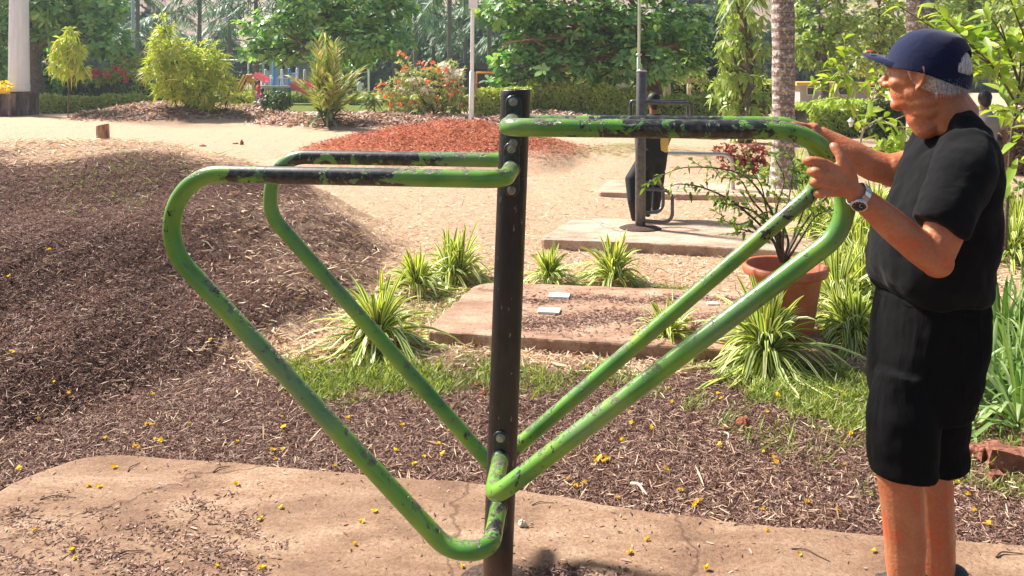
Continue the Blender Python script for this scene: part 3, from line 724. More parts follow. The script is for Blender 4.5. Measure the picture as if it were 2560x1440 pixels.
def shrub_from(name, base, branch_core, rad, leafspec, mat_leaf, label, cat="shrub", group=None, seed=0, Yd=None, extra=None, sub=2, barkm=None):
    """branches: list of pixel polylines at depth Yd (with depth wobble)"""
    r = np.random.default_rng(seed); root = empty(name, base, label, cat, group); mb = MB(); LP, LD = [], []
    for bi, pl in enumerate(branch_core):
        yy = Yd + r.normal() * .03 * Yd * .3
        pts = np.array([W(q[0], q[1], (Yd if k == 0 else yy + r.normal() * .01 * Yd) if len(q) < 3 else q[2]) for k, q in enumerate(pl)])
        sp = spline(pts, 8); rr = np.linspace(rad[0] if bi == 0 or len(pl) > 3 else rad[0] * .7, rad[1], len(sp)); mb.tube(sp, rr, 7)
        dT = np.gradient(sp, axis=0)
        ks = [k for k in range(int(len(sp) * .3), len(sp))]
        for k in ks:
            for _ in range(leafspec['per']):
                LP.append(sp[k] + r.normal(size=3) * leafspec.get('scat', .0)); LD.append(nrm(dT[k]) * .5 + r.normal(size=3) * .7 + (0, 0, -.1))
        for _ in range(sub):
            k = r.integers(len(sp) // 3, len(sp)); d = nrm(nrm(dT[k]) + r.normal(size=3) * .7 + (0, 0, .2)) * leafspec['len'] * r.uniform(2, 4.5)
            tw = spline([sp[k], sp[k] + d * .5 + r.normal(size=3) * .01, sp[k] + d], 5); mb.tube(tw, np.linspace(rad[1] * 1.2, rad[1] * .6, len(tw)), 5)
            for q in tw[2:]:
                for _ in range(leafspec['per']): LP.append(q); LD.append(d + r.normal(size=3) * leafspec['len'] * 2)
    mb.build("stems", barkm or M_bark, root)
    LP, LD = np.array(LP), np.array(LD); k = len(LP)
    V, Q, U = ribbons(LP, LD, np.array((0, 0, 1.)) + r.normal(size=(k, 3)) * .5, leafspec['len'] * r.uniform(.6, 1.3, k), leafspec['wid'] * r.uniform(.7, 1.2, k), leafspec.get('prof', ((0, .1), (.25, .8), (.5, 1), (.8, .6), (1, .02))), r.uniform(.1, .5, k), .25)
    np_mesh("foliage", V, [Q], mat_leaf, root, uv=U)
    return root
M_lf_small = leafmat("small_green_leaf", [(.08, .15, .03), (.14, .24, .045), (.2, .32, .06), (.3, .38, .1)], .35, (1.4, 1.4, .5), .4)
PBR = [[(1955, 655), (1945, 610), (1920, 545), (1905, 470), (1880, 430)], [(1958, 655), (1950, 600), (1885, 530), (1800, 505), (1790, 500)], [(1960, 655), (1985, 590), (2010, 520), (2020, 470), (2060, 420)],
       [(1952, 655), (1925, 590), (1840, 510), (1760, 470), (1700, 460), (1676, 466)], [(1955, 655), (1950, 580), (1900, 480), (1840, 430), (1720, 418), (1650, 440)], [(1965, 655), (2000, 600), (2040, 540), (2090, 520)],
       [(1955, 655), (1960, 560), (1975, 480), (1985, 400)], [(1957, 650), (1970, 600), (1930, 530), (1850, 560), (1790, 545)], [(1955, 652), (1935, 570), (1880, 500), (1850, 450), (1800, 445)], [(1960, 655), (1930, 600), (1860, 575), (1842, 577)],
       [(1960, 650), (2010, 560), (2060, 500), (2100, 470)], [(1958, 650), (1940, 540), (1960, 450), (1940, 400)]]
shrub_from("potted_shrub", pc + (0, 0, .3), PBR, (.009, .0022), dict(len=.042, wid=.021, per=1, scat=.015), M_lf_small, "twiggy sparse-leaved shrub growing from the terracotta pot", seed=4, Yd=4.72, sub=4)
# ---------------------------------------------------------------- saplings on the right
M_young = leafmat("young_yellow_leaf", [(.28, .42, .05), (.4, .55, .07), (.22, .36, .05), (.5, .6, .12)], .45, (1.2, 1.2, .4), .4)
M_stake = simple("pale_bamboo", (.52, .42, .30), .6, 0, .3, 30)
big = dict(len=.2, wid=.075, per=1, scat=.04)
shrub_from("sapling", ghit(2130, 640), [[(2128, 520), (2150, 360), (2180, 250), (2200, 180)], [(2180, 250), (2220, 215), (2250, 220)], [(2150, 330), (2200, 300), (2250, 330)], [(2180, 250), (2130, 200), (2110, 190)], [(2140, 400), (2200, 372), (2230, 380)], [(2160, 330), (2120, 250), (2090, 245)]],
           (.016, .005), dict(len=.15, wid=.06, per=1, scat=.03), M_young, "slim young tree with light green leaves in front of the man's face", "sapling", seed=8, Yd=8.6, sub=3, barkm=M_stake)
shrub_from("sapling", ghit(2520, 660), [[(2512, 640), (2520, 470), (2530, 330), (2545, 240), (2552, 150)], [(2540, 260), (2500, 190), (2470, 150)], [(2545, 240), (2575, 170), (2560, 90)], [(2535, 300), (2570, 260), (2600, 250)], [(2500, 190), (2440, 130), (2420, 90), (2400, 84)], [(2545, 200), (2520, 120), (2500, 60)]],
           (.017, .006), big, M_young, "thin-stemmed sapling with big yellow-green leaves at the right edge", "sapling", seed=9, Yd=6.7, sub=3)
# ---------------------------------------------------------------- generic background tree
def trunk_mesh(root, base, top, r0, r1, limbs, mat, wob=.15, seed=0):
    r = np.random.default_rng(seed); mb = MB(); b, t = np.array(base), np.array(top); k = 7
    pts = np.array([b + (t - b) * s + np.array((math.sin(s * 5 + seed) * wob, math.cos(s * 4 + seed) * wob, 0)) * s for s in np.linspace(0, 1, k)])
    sp = spline(pts, 4); rr = np.interp(np.linspace(0, 1, len(sp)), [0, .08, 1], [r0 * 1.25, r0, r1]); mb.tube(sp, rr, 14)
    for lt in limbs:
        s = sp[int(len(sp) * r.uniform(.45, .95))]; e = np.array(lt); m_ = (s + e) / 2 + np.array((0, 0, .12 * np.linalg.norm(e - s))) + r.normal(size=3) * .12
        lp = spline([s, m_, e], 6); mb.tube(lp, np.linspace(r1 * .85, r1 * .2, len(lp)), 8)
        for _ in range(3):
            e2 = e + rdir(1, r)[0] * np.linalg.norm(e - s) * .35; l2 = spline([lp[len(lp) // 2], (lp[len(lp) // 2] + e2) / 2 + r.normal(size=3) * .1, e2], 4); mb.tube(l2, np.linspace(r1 * .4, r1 * .1, len(l2)), 5)
    return mb.build("trunk", mat, root)
M_btrunk = simple("tree_bark", (.16, .12, .095), .9, 0, .4, 9, .03)
M_alm = leafmat("almond_leaf", [(.035, .09, .03), (.12, .28, .08), (.20, .42, .13), (.30, .54, .20), (.42, .56, .18), (.08, .19, .055)], .28, (1.3, 1.4, .45), .33, .55)
M_alm2 = leafmat("almond_leaf_far", [(.05, .13, .06), (.16, .37, .13), (.26, .49, .17), (.36, .56, .2), (.48, .6, .2), (.11, .26, .09)], .3, (1.3, 1.4, .5), .35, .5)
OB = ((0, .12), (.3, .55), (.62, 1), (.86, .85), (1, .15))
def tree(name, px, Y, pybase, clumps, leaf, dens, mat, label, tr=(.25, .1), per=8, top=None, group="broad-leaved trees behind the hedges", cat="tree", seed=0, barkm=None, prof=OB, droop=.2, axis_up=.7, spread=(.95, 1.4), dz=.8, shell=.5, base=None):
    b = W(px, pybase, Y) if base is None else base
    cl = []
    for c in clumps:
        ctr = W(c[0], c[1], Y + (c[4] if len(c) > 4 else 0)); cl.append((ctr, (c[2] / F * Y, max(c[2], c[3]) / F * Y * dz, c[3] / F * Y)))
    root = empty(name, b, label, cat, group)
    tp = np.array(top if top is not None else W(px, np.mean([c[1] for c in clumps]), Y))
    trunk_mesh(root, b, tp, tr[0], tr[1], [c[0] for c in cl], barkm or M_btrunk, seed=seed)
    r = np.random.default_rng(seed + 50)
    V, Q, U = cloud(cl, dens, leaf, per, axis_up, spread, shell, droop, prof, r=r)
    np_mesh("crown", V, [Q], mat, root, uv=U)
    return root
tree("almond_tree", 92, 37, 262, [(20, 40, 90, 60), (110, 50, 100, 60), (200, 70, 90, 50), (275, 110, 55, 35, -1), (60, 130, 60, 40, 2), (20, 190, 60, 40, 1), (170, 10, 150, 50), (60, -90, 200, 90), (-60, 80, 80, 110), (130, 205, 45, 25, 3)],
     (.36, .16), 5.4, M_alm2, "broad big-leaved tree behind the light mast at the left", (.35, .16), seed=1)
tree("almond_tree", 835, 33, 262, [(690, 70, 85, 45), (790, 25, 100, 50), (900, 40, 100, 50), (900, 105, 110, 45, -1), (985, 110, 55, 40), (640, 125, 40, 30), (760, 110, 70, 30, 1), (700, 140, 45, 18), (820, -90, 220, 80), (990, 20, 50, 40), (860, 150, 80, 20, 1)],
     (.31, .14), 6.0, M_alm2, "spreading big-leaved tree above the playground", (.26, .13), seed=2)
tree("almond_tree", 1637, 29, 262, [(1300, 30, 110, 45), (1420, 60, 110, 50), (1290, 150, 55, 35, -1), (1280, 205, 55, 26, -1), (1400, 165, 90, 45, -1), (1350, 110, 90, 40), (1500, 120, 90, 50), (1560, 60, 110, 60), (1600, 150, 90, 50, -1), (1690, 60, 90, 60, 1), (1710, 140, 75, 45, 1.5), (1640, 195, 60, 22, 1), (1480, -80, 280, 80), (1490, 200, 50, 20)],
     (.31, .14), 6.6, M_alm, "large dark-hearted big-leaved tree right of the post", (.32, .15), seed=3, barkm=simple("red_bark", (.26, .11, .07), .9, 0, .4, 8, .03))
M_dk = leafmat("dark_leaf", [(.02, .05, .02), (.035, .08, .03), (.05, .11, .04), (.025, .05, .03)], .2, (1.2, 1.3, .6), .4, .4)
tree("almond_tree", 1590, 36, 262, [(1330, 110, 90, 50), (1450, 60, 120, 70), (1560, 130, 120, 60), (1700, 90, 110, 90), (1740, 170, 60, 40), (1640, 200, 80, 30), (1400, 180, 80, 30)], (.38, .18), 3.2, M_dk, "dark-leaved tree directly behind the large big-leaved tree, for its shaded gaps", (.25, .12), seed=13)  # near-black leaf colour imitates shade showing through the crown ahead
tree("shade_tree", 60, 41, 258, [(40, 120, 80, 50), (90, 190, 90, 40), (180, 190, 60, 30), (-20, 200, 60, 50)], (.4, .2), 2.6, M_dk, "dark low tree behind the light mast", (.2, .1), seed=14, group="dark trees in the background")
# right-hand small-leaved trees
M_sm = leafmat("mid_leaf", [(.15, .25, .055), (.25, .38, .08), (.35, .48, .12), (.46, .55, .2), (.2, .32, .09), (.52, .55, .26)], .32, (1.35, 1.35, .5), .45)
M_sm2 = leafmat("olive_leaf", [(.15, .22, .06), (.28, .36, .1), (.4, .46, .17), (.5, .52, .28)], .3, (1.3, 1.3, .5), .5)
EL = ((0, .1), (.25, .8), (.5, 1), (.78, .65), (1, .03))
for i, (px, Y, cl, lf, de, mt, lb) in enumerate([
    (2060, 27, [(2050, 40, 80, 70), (2040, 130, 70, 50), (2110, 90, 70, 60), (2080, -60, 130, 60), (1990, 90, 40, 60, 1)], (.2, .09), 12, M_sm, "leafy tree just right of the nearer palm trunk"),
    (2200, 30, [(2190, 60, 80, 70), (2170, 150, 80, 50), (2240, 130, 60, 60), (2200, -60, 130, 60)], (.2, .09), 12, M_sm2, "olive-leaved tree behind the brim of the man's cap"),
    (2400, 27, [(2390, 40, 90, 60), (2480, 60, 90, 70), (2540, 120, 80, 60), (2460, 150, 70, 60), (2440, -60, 170, 60)], (.2, .09), 11, M_sm, "leafy tree behind the back of the man's cap"),
    (2560, 24, [(2560, 30, 90, 80), (2600, 130, 90, 80), (2560, 200, 60, 50)], (.2, .09), 11, M_sm2, "olive tree cut by the right edge of the picture"),
    (2290, 34, [(2290, 40, 90, 80), (2330, 130, 90, 70), (2260, 170, 80, 50)], (.24, .11), 9, M_sm, "pale-leaved tree between the two palm trunks, farther back")]):
    tree("leafy_tree", px, Y, 255, cl, lf, de, mt, lb, (.16, .07), per=6, seed=20 + i, prof=EL, axis_up=.3, group="small-leaved trees at the right")
# drooping large-leaved creeper tree
M_cr = leafmat("creeper_leaf", [(.18, .28, .06), (.3, .42, .1), (.42, .52, .16), (.5, .58, .26), (.2, .34, .06)], .38, (1.2, 1.25, .5), .42)
tree("creeper_tree", 1862, 18.5, 345, [(1860, 40, 65, 50), (1830, 120, 50, 45), (1880, 130, 45, 50), (1850, 200, 60, 40), (1820, 250, 36, 34), (1890, 270, 45, 45), (1860, 320, 40, 22), (1850, -50, 90, 50)], (.21, .085), 14, M_cr, "tree wrapped in pale drooping creeper leaves left of the palm trunk", (.17, .12), per=5, seed=30, prof=EL, droop=.6, axis_up=-.1, group="small-leaved trees at the right")
# palm trunks
m, nt, p = newmat("palm_bark"); v = coords(nt); vz = coords(nt, (1, 1, 3.0))
a = noise(nt, v, 26, 5, .65); b = noise(nt, vz, 6, 4)
c = ramp(nt, b, [(.3, (.20, .13, .115)), (.7, (.34, .25, .22))]); c = mixc(nt, ramp(nt, a, [(.50, 0.0), (.58, .9)]), c, (.66, .6, .52))
rg = N(nt, 'ShaderNodeTexWave', {'Vector': v, 'Scale': 2.6, 'Distortion': 2.5, 'Detail': 3.0}, bands_direction='Z')
c = mixc(nt, ramp(nt, rg.outputs[0], [(0.0, .55), (.12, 0.0)]), c, (.10, .065, .055))
nt.links.new(c, p.inputs['Base Color']); p.inputs['Roughness'].default_value = .9
bump(nt, p, math_(nt, 'ADD', a, rg.outputs[0]), .02); M_palm = m
def frond_set(root, top, n, L, mat, seed, el=(R(-10), R(75)), leafl=.55, name="fronds", ll=24, wl=.035, droop=.55, azr=None):
    r = np.random.default_rng(seed); mb = MB(); P, D, Nn, Ls = [], [], [], []
    for k in range(n):
        az = (k * 2.39996 + r.uniform(-.2, .2)) if azr is None else r.uniform(*azr); e = r.uniform(*el); d = np.array((math.cos(e) * math.cos(az), math.cos(e) * math.sin(az), math.sin(e)))
        l = L * r.uniform(.8, 1.1); t = np.linspace(0, 1, 12); pts = np.array(top) + np.outer(t * l, d) + np.outer(t ** 2 * l * droop, (0, 0, -1)); mb.tube(pts, np.linspace(.03, .006, 12) * L / 2.6, 5, cap=False)
        T = nrm(np.gradient(pts, axis=0)); ss = np.linspace(.14, 1, ll)
        for s in ss:
            q = np.array([np.interp(s, t, pts[:, c_]) for c_ in range(3)]); tt = np.array([np.interp(s, t, T[:, c_]) for c_ in range(3)]); sd = nrm(np.cross(tt, (0, 0, 1.)))
            for sg in (1, -1):
                P.append(q); D.append(tt * .7 + sd * sg + np.array((0, 0, r.uniform(-.5, .25)))); Nn.append((0, 0, 1.)); Ls.append(leafl * math.sin(PI * min(s * .85 + .18, 1)) * r.uniform(.8, 1.15) + .1 * leafl)
    V, Q, U = ribbons(P, D, np.array(Nn) + r.normal(size=(len(Nn), 3)) * .3, np.array(Ls), wl * np.ones(len(P)), ((0, .5), (.4, 1), (.75, .8), (1, .05)), r.uniform(.15, .7, len(P)))
    mb.add(V, [Q]); return mb.build(name, mat, root)
M_frond = leafmat("palm_frond", [(.1, .17, .05), (.16, .25, .07), (.24, .33, .12)], .25, (1.2, 1.2, .6), .5)
for i, (px, Y, base, w, lb, tz) in enumerate([(1955, 10.8, 486, 27.5, "nearer palm trunk with lichen specks, left of the man", 4.6), (2299, 10.3, 492, 33, "palm trunk rising behind the man's cap", 4.9)]):
    b = W(px, base, Y); root = empty("palm_tree", (b[0], Y, 0), lb, "palm tree", "palm trees with mottled trunks")
    mb = MB(); zs = np.linspace(-.05, tz, 60); rr = w / F * Y * (1 + .03 * np.sin(zs * 9) + .25 * np.exp(-zs * 4))
    mb.tube(np.stack([b[0] + .02 * np.sin(zs), np.full(60, Y), zs], -1), rr, 28); mb.build("trunk", M_palm, root)
    frond_set(root, (b[0], Y, tz), 16, 2.6, M_frond, i + 5)
# hanging palm fronds at the top, from a palm behind the big tree
for i, (px, Y, tz, lb) in enumerate([(1862, 19.6, 5.0, "palm whose fronds hang down at the top edge, right of the big tree"), (2013, 14, 3.95, "palm whose fronds hang down between the two palm trunks")]):
    x = (px - CX) / F * Y + 0.0
    root = empty("palm_tree", (x, Y + 1.2, 0), lb, "palm tree", "palm trees with mottled trunks")
    MB().tube([(x, Y + 1.2, -.05), (x, Y + 1.2, tz + .1)], .055, 10).build("trunk", M_palm, root)
    frond_set(root, (x, Y + 1.2, tz), 12, 1.5, M_frond, i + 25, el=(R(-30), R(50)), leafl=.4, droop=.8)
# far royal palms in haze
M_fp = leafmat("far_palm_frond", [(.08, .16, .09), (.13, .24, .13), (.19, .31, .17), (.11, .19, .12)], .2, (1.1, 1.2, .8), .5)
M_ft = simple("far_palm_bark", (.2, .17, .15), .9, 0, .2, 5)
far = [(345, 54, -20), (425, 60, 40), (500, 52, -30), (575, 58, 30), (640, 50, -10), (1040, 54, 20), (1085, 60, 70), (1125, 50, -30), (1165, 57, 50), (1225, 52, 10), (1260, 60, 90), (735, 56, 10), (985, 60, 60), (1800, 50, 30), (305, 62, 80), (460, 66, 95), (1140, 64, 115), (700, 62, 60), (870, 62, 60), (545, 64, 80)]
FARL = ["right of the distant bluish pole", "above the bamboo's pointed tip", "just right of the bamboo's tip, crown cut by the top edge", "high above the net frame's left end", "over the left side of the tree above the playground", "just right of the crown of the tree above the playground",
        "halfway between that tree and the white pole", "left of the white pole, crown above the top edge", "whose crown hangs right beside the white pole", "right of the white pole at the top edge", "low behind the left leaves of the large dark-hearted tree", "behind the middle of the tree above the playground",
        "at the right fringe of the tree above the playground, low", "behind the creeper tree", "low between the young tree and the bluish pole", "low behind the bamboo's right shoulder", "low behind the white pole, above the shelter roof", "behind the play structure's left part", "behind the upright clump palm", "low above the net frame's left post"]
for i, (px, Y, py) in enumerate(far):
    t = W(px, py, Y); root = empty("palm_tree", (t[0], Y, 0), "hazy far palm " + FARL[i], "palm tree", "far palms in the hazy grove")
    MB().tube([(t[0] + .15, Y, -.1), (t[0] - .05, Y, t[2] * .5), (t[0], Y, t[2])], [.19, .15, .11], 9).build("trunk", M_ft, root)
    frond_set(root, t, 15, 3.1, M_fp, 60 + i, el=(R(-25), R(70)), leafl=.8, ll=20, wl=.09, droop=.6)
# far-off wood: one mass
M_wood = leafmat("far_wood_leaf", [(.03, .07, .035), (.06, .12, .055), (.09, .17, .07), (.14, .22, .10)], .2, (1.1, 1.2, .7), .6)
r = np.random.default_rng(77); cl = []
for k in range(46):
    x = -62 + k * 2.9 + r.normal() * .6; Y = r.uniform(70, 84); h = r.uniform(4.5, 10) if not (350 < CX + F * x / Y < 620) else r.uniform(2.5, 5)
    cl.append(((x, Y, h * .45), (r.uniform(2, 3.6), 2.2, h * .62)))
V, Q, U = cloud(cl, 2.4, (.75, .36), 6, .3, r=r, prof=EL)
tag(np_mesh("far_wood", V, [Q], M_wood, uv=U), "far-off wood closing the view behind the park", "wood", None, "stuff")
xs = np.linspace(-170, 170, 60); ys = np.linspace(95, 190, 20); X, Y = np.meshgrid(xs, ys, indexing='ij')
Z = 22 * np.sin(np.clip((Y - 95) / 95, 0, 1) * PI / 2) * (1 + .15 * np.sin(X * .06) + .1 * np.sin(X * .17 + Y * .05)) - .5
i = np.arange(59)[:, None] * 20; j = np.arange(19)[None, :]
Q = np.stack([i + j, i + 20 + j, i + 21 + j, i + j + 1], -1).reshape(-1, 4)
m, nt, p = newmat("hill_earth"); v = coords(nt); nt.links.new(ramp(nt, noise(nt, v, .35, 6, .7), [(.35, (.09, .13, .06)), (.5, (.3, .2, .15)), (.7, (.42, .3, .25))]), p.inputs['Base Color']); p.inputs['Roughness'].default_value = 1
tag(np_mesh("hill", np.stack([X.ravel(), Y.ravel(), Z.ravel()], -1), [Q], m), None, None, None, "structure")
# ---------------------------------------------------------------- shrubs in the middle distance
NAR = ((0, .3), (.2, 1), (.55, .8), (1, .03))
M_bam = leafmat("bamboo_leaf", [(.34, .44, .05), (.48, .58, .08), (.60, .66, .12), (.66, .58, .14), (.38, .52, .08), (.72, .76, .26)], .4, (1.15, 1.2, .4), .45)
def bush(name, px, Y, pyb, clumps, leaf, dens, mat, label, cat="shrub", stems=6, sr=.03, seed=0, per=6, group=None, prof=EL, axis_up=.3, spread=(.5, 1.3), droop=.3, shell=.35, dz=.9, barkm=None, out=.7):
    b = ghit(px, pyb); b = np.array((W(px, pyb, Y)[0], Y, float(gz(W(px, pyb, Y)[0], Y)))); cl = []
    for c in clumps:
        cl.append((W(c[0], c[1], Y + (c[4] if len(c) > 4 else 0)), (c[2] / F * Y, c[2] / F * Y * dz, c[3] / F * Y)))
    root = empty(name, b, label, cat, group); r = np.random.default_rng(seed); mb = MB()
    for k in range(stems):
        c = cl[k % len(cl)]; s = b + np.array((r.normal() * sr * 3, r.normal() * sr * 3, -.03)); e = np.array(c[0]) + r.normal(size=3) * np.array(c[1]) * .3
        pts = spline([s, s * .55 + e * .45 + r.normal(size=3) * .06 + np.array((0, 0, .1)), e], 6); mb.tube(pts, np.linspace(sr, sr * .3, len(pts)), 6)
    mb.build("stems", barkm or M_bark, root)
    V, Q, U = cloud(cl, dens, leaf, per, axis_up, spread, shell, droop, prof, out, r=r)
    V[:, 2] = np.maximum(V[:, 2], gz(V[:, 0], V[:, 1]) + .01)
    np_mesh("foliage", V, [Q], mat, root, uv=U); return root
bush("bamboo", 470, 27.8, 300, [(408, 62, 20, 32), (415, 105, 42, 36), (440, 140, 62, 40), (400, 160, 40, 26), (505, 150, 52, 45), (540, 165, 36, 30), (460, 190, 80, 38), (390, 175, 30, 22), (430, 225, 40, 18), (490, 232, 50, 18), (545, 215, 34, 30), (510, 262, 34, 10), (545, 255, 24, 14)],
     (.34, .055), 15, M_bam, "pointed yellow-green bamboo clump at the left", "bamboo", 12, .035, 1, 7, None, NAR, .5, (.4, 1.2), .45)
bush("sapling", 171, 28.2, 302, [(172, 85, 16, 20), (165, 110, 26, 24), (190, 130, 24, 22), (150, 135, 20, 24), (172, 165, 34, 20), (145, 160, 14, 16), (200, 160, 18, 16)], (.3, .075), 13, M_bam, "young tree with drooping leaves on a thin stem, left of the bamboo", "sapling", 1, .03, 2, 6, None, EL, -.2, (.6, 1.5), .7)
M_flsh = leafmat("pale_shrub_leaf", [(.3, .36, .12), (.45, .48, .2), (.55, .56, .3), (.36, .42, .12), (.62, .58, .38)], .35, (1.1, 1.1, .6), .5)
fs = bush("flowering_shrub", 1075, 27, 300, [(1060, 190, 60, 30), (1120, 180, 45, 28), (1135, 215, 40, 30), (1000, 215, 50, 30), (970, 245, 40, 26), (1060, 240, 75, 34), (1130, 262, 60, 28), (1015, 275, 50, 16), (1145, 250, 36, 26), (1005, 165, 22, 18), (1065, 275, 60, 20)],
     (.15, .06), 17, M_flsh, "wide pale shrub with red and orange flower clusters", "shrub", 14, .028, 3, 5, droop=.2)
M_red = leafmat("red_petal", [(.78, .10, .06), (.88, .22, .06), (.82, .14, .1), (.92, .38, .14), (.7, .05, .06)], .3, (1.2, 1, .8), .5)
r = np.random.default_rng(5); FC = [(1003, 135, 13), (1050, 158, 10), (1075, 160, 13), (1095, 172, 12), (1060, 175, 9), (1115, 178, 8), (952, 218, 14), (945, 232, 9), (990, 208, 9), (975, 243, 12), (1015, 170, 7), (1070, 208, 7), (1105, 205, 11), (1150, 228, 9), (1010, 258, 13), (1035, 255, 8), (1090, 248, 6), (1140, 205, 7), (1120, 212, 9), (980, 262, 7), (1160, 262, 6), (1125, 237, 6)]
for a, b, c in FC:
    V, Q, U = cloud([(W(a, b, 26.4), (c / F * 25, .25, c / F * 18))], 11, (.11, .06), 5, .3, r=r, prof=EL); np_mesh("flower_cluster", V, [Q], M_red, fs, uv=U)
M_wh = leafmat("white_bloom", [(.85, .82, .68), (.9, .88, .8), (.8, .74, .5)], .3, (1, 1, 1), .6)
for a, b in [(1110, 162), (1040, 200), (1130, 195), (1145, 180), (1065, 225), (1000, 225), (1150, 195), (1120, 178)]:
    V, Q, U = cloud([(W(a, b, 26.6), (.18, .3, .1))], 30, (.12, .08), 5, .5, r=r); np_mesh("white_blossom", V, [Q], M_wh, fs, uv=U)
bush("round_shrub", 690, 26.5, 272, [(690, 246, 36, 18), (668, 250, 22, 16), (712, 250, 22, 16), (690, 262, 34, 10)], (.12, .05), 34, leafmat("dark_shrub_leaf", [(.03, .07, .02), (.06, .12, .04), (.1, .18, .06)], .2, (1.3, 1.3, .6), .45), "dark rounded shrub in front of the playground", stems=9, sr=.012, seed=4)
M_crim = leafmat("crimson_leaf", [(.28, .03, .04), (.42, .06, .07), (.2, .05, .04), (.22, .16, .08), (.5, .14, .1), (.3, .2, .12)], .3, (1.3, 1, .9), .5)
bush("crimson_shrub", 1850, 12.6, 436, [(1810, 378, 28, 18), (1850, 385, 36, 24), (1895, 380, 34, 22), (1840, 410, 40, 18), (1890, 410, 36, 18)], (.07, .03), 110, M_crim, "crimson-leaved low shrub under the worn green bar", stems=8, sr=.01, seed=5)
bush("low_shrub", 1820, 20, 350, [(1800, 322, 50, 20), (1870, 325, 50, 20), (1740, 318, 40, 16)], (.1, .045), 60, M_cr, "low pale shrub below the creeper tree", seed=6, sr=.012)
bush("low_shrub", 1995, 11, 480, [(1950, 440, 50, 24), (2010, 430, 45, 28), (2060, 420, 40, 30), (1930, 465, 40, 14)], (.09, .045), 70, M_lf_small, "green shrub at the nearer palm's foot", seed=7, sr=.01)
bush("low_shrub", 2210, 11.5, 440, [(2200, 372, 30, 24), (2240, 360, 24, 26), (2180, 395, 30, 18)], (.1, .055), 60, M_young, "bright green shrub behind the man's farther forearm", seed=8, sr=.01)
bush("low_shrub", 2440, 9, 560, [(2540, 520, 34, 40), (2560, 480, 30, 30), (2520, 560, 40, 24)], (.1, .045), 70, M_lf_small, "green shrub right of the man's back", seed=9, sr=.01)
bush("low_shrub", 945, 26, 296, [(935, 245, 26, 10), (925, 262, 22, 8)], (.45, .07), 6, M_frond, "small spiky green plant left of the flowering shrub", "plant", 2, .03, 10, 7, None, NAR, .6, (.5, 1.3), .3)
bush("low_shrub", 560, 27.5, 285, [(560, 220, 28, 22), (575, 200, 22, 22), (590, 240, 30, 20)], (.3, .05), 9, M_bam, "feathery low shrub between bamboo and playground", "shrub", 5, .02, 11, 6, None, NAR, .4, (.5, 1.2), .4)
# clump palm
cp = empty("clump_palm", W(822, 322, 23.4), "upright feathery clump palm in the middle distance", "palm", None)
M_cp = leafmat("clump_palm_frond", [(.12, .2, .04), (.24, .34, .06), (.38, .46, .1), (.5, .46, .2), (.62, .52, .3)], .3, (1.2, 1.2, .5), .45)
M_cpd = leafmat("clump_palm_dark", [(.04, .09, .03), (.08, .15, .05), (.3, .34, .18), (.14, .2, .07)], .2, (1.2, 1.2, .6), .3, .6)
b = W(822, 318, 23.4); r = np.random.default_rng(8)
MB().tube([b + (0, 0, -.05), b + (0, 0, .45)], .14, 10).build("stem", M_bark, cp)
mb = MB(); P, D, L, Wd, dr = [], [], [], [], []
for k in range(44):
    az = r.uniform(0, 2 * PI); e = R(r.uniform(48, 86)); d = np.array((math.cos(e) * math.cos(az), math.cos(e) * math.sin(az), math.sin(e))); l = r.uniform(1.1, 2.1); e, d, l = (e, d, l) if k > 11 else (0, nrm(np.array((r.normal() * .13 - .03, r.normal() * .1, 1.))), r.uniform(1.7, 2.5))
    t = np.linspace(0, 1, 9); pts = b + np.array((r.normal() * .08, r.normal() * .08, .2)) + np.outer(t * l, d) + np.outer(t ** 2 * l * (.22 if k > 11 else .04), (0, 0, -1)); mb.tube(pts, np.linspace(.02, .005, 9), 5, cap=False)
    T = nrm(np.gradient(pts, axis=0)); sd = nrm(np.cross(T[4], (0, 0, 1.)))
    for s in np.linspace(.25, 1, 20):
        q = np.array([np.interp(s, t, pts[:, c_]) for c_ in range(3)])
        for sg in (1, -1): P.append(q); D.append(T[int(s * 8)] * 1.25 + sd * sg * .8 + r.normal(size=3) * .15); L.append(.5 * r.uniform(.7, 1.1)); Wd.append(.045); dr.append(r.uniform(.05, .3))
V, Q, U = ribbons(P, D, r.normal(size=(len(P), 3)) * .4 + (0, -.6, .6), L, Wd, NAR, dr); mb.add(V, [Q]); mb.build("fronds", M_cp, cp)
P = np.repeat([b + (0, 0, .25)], 46, 0) + r.normal(size=(46, 3)) * .08; az = r.uniform(0, 6.28, 46); e = r.uniform(R(5), R(60), 46)
V, Q, U = ribbons(P, np.stack([np.cos(e) * np.cos(az), np.cos(e) * np.sin(az), np.sin(e)], -1), np.array((0, 0, 1.)) + r.normal(size=(46, 3)) * .3, r.uniform(.6, 1.15, 46), .085, SP, r.uniform(.3, .9, 46), .3)
V[:, 2] = np.maximum(V[:, 2], gz(V[:, 0], V[:, 1]) + .01); np_mesh("lower_leaves", V, [Q], M_cpd, cp, uv=U)
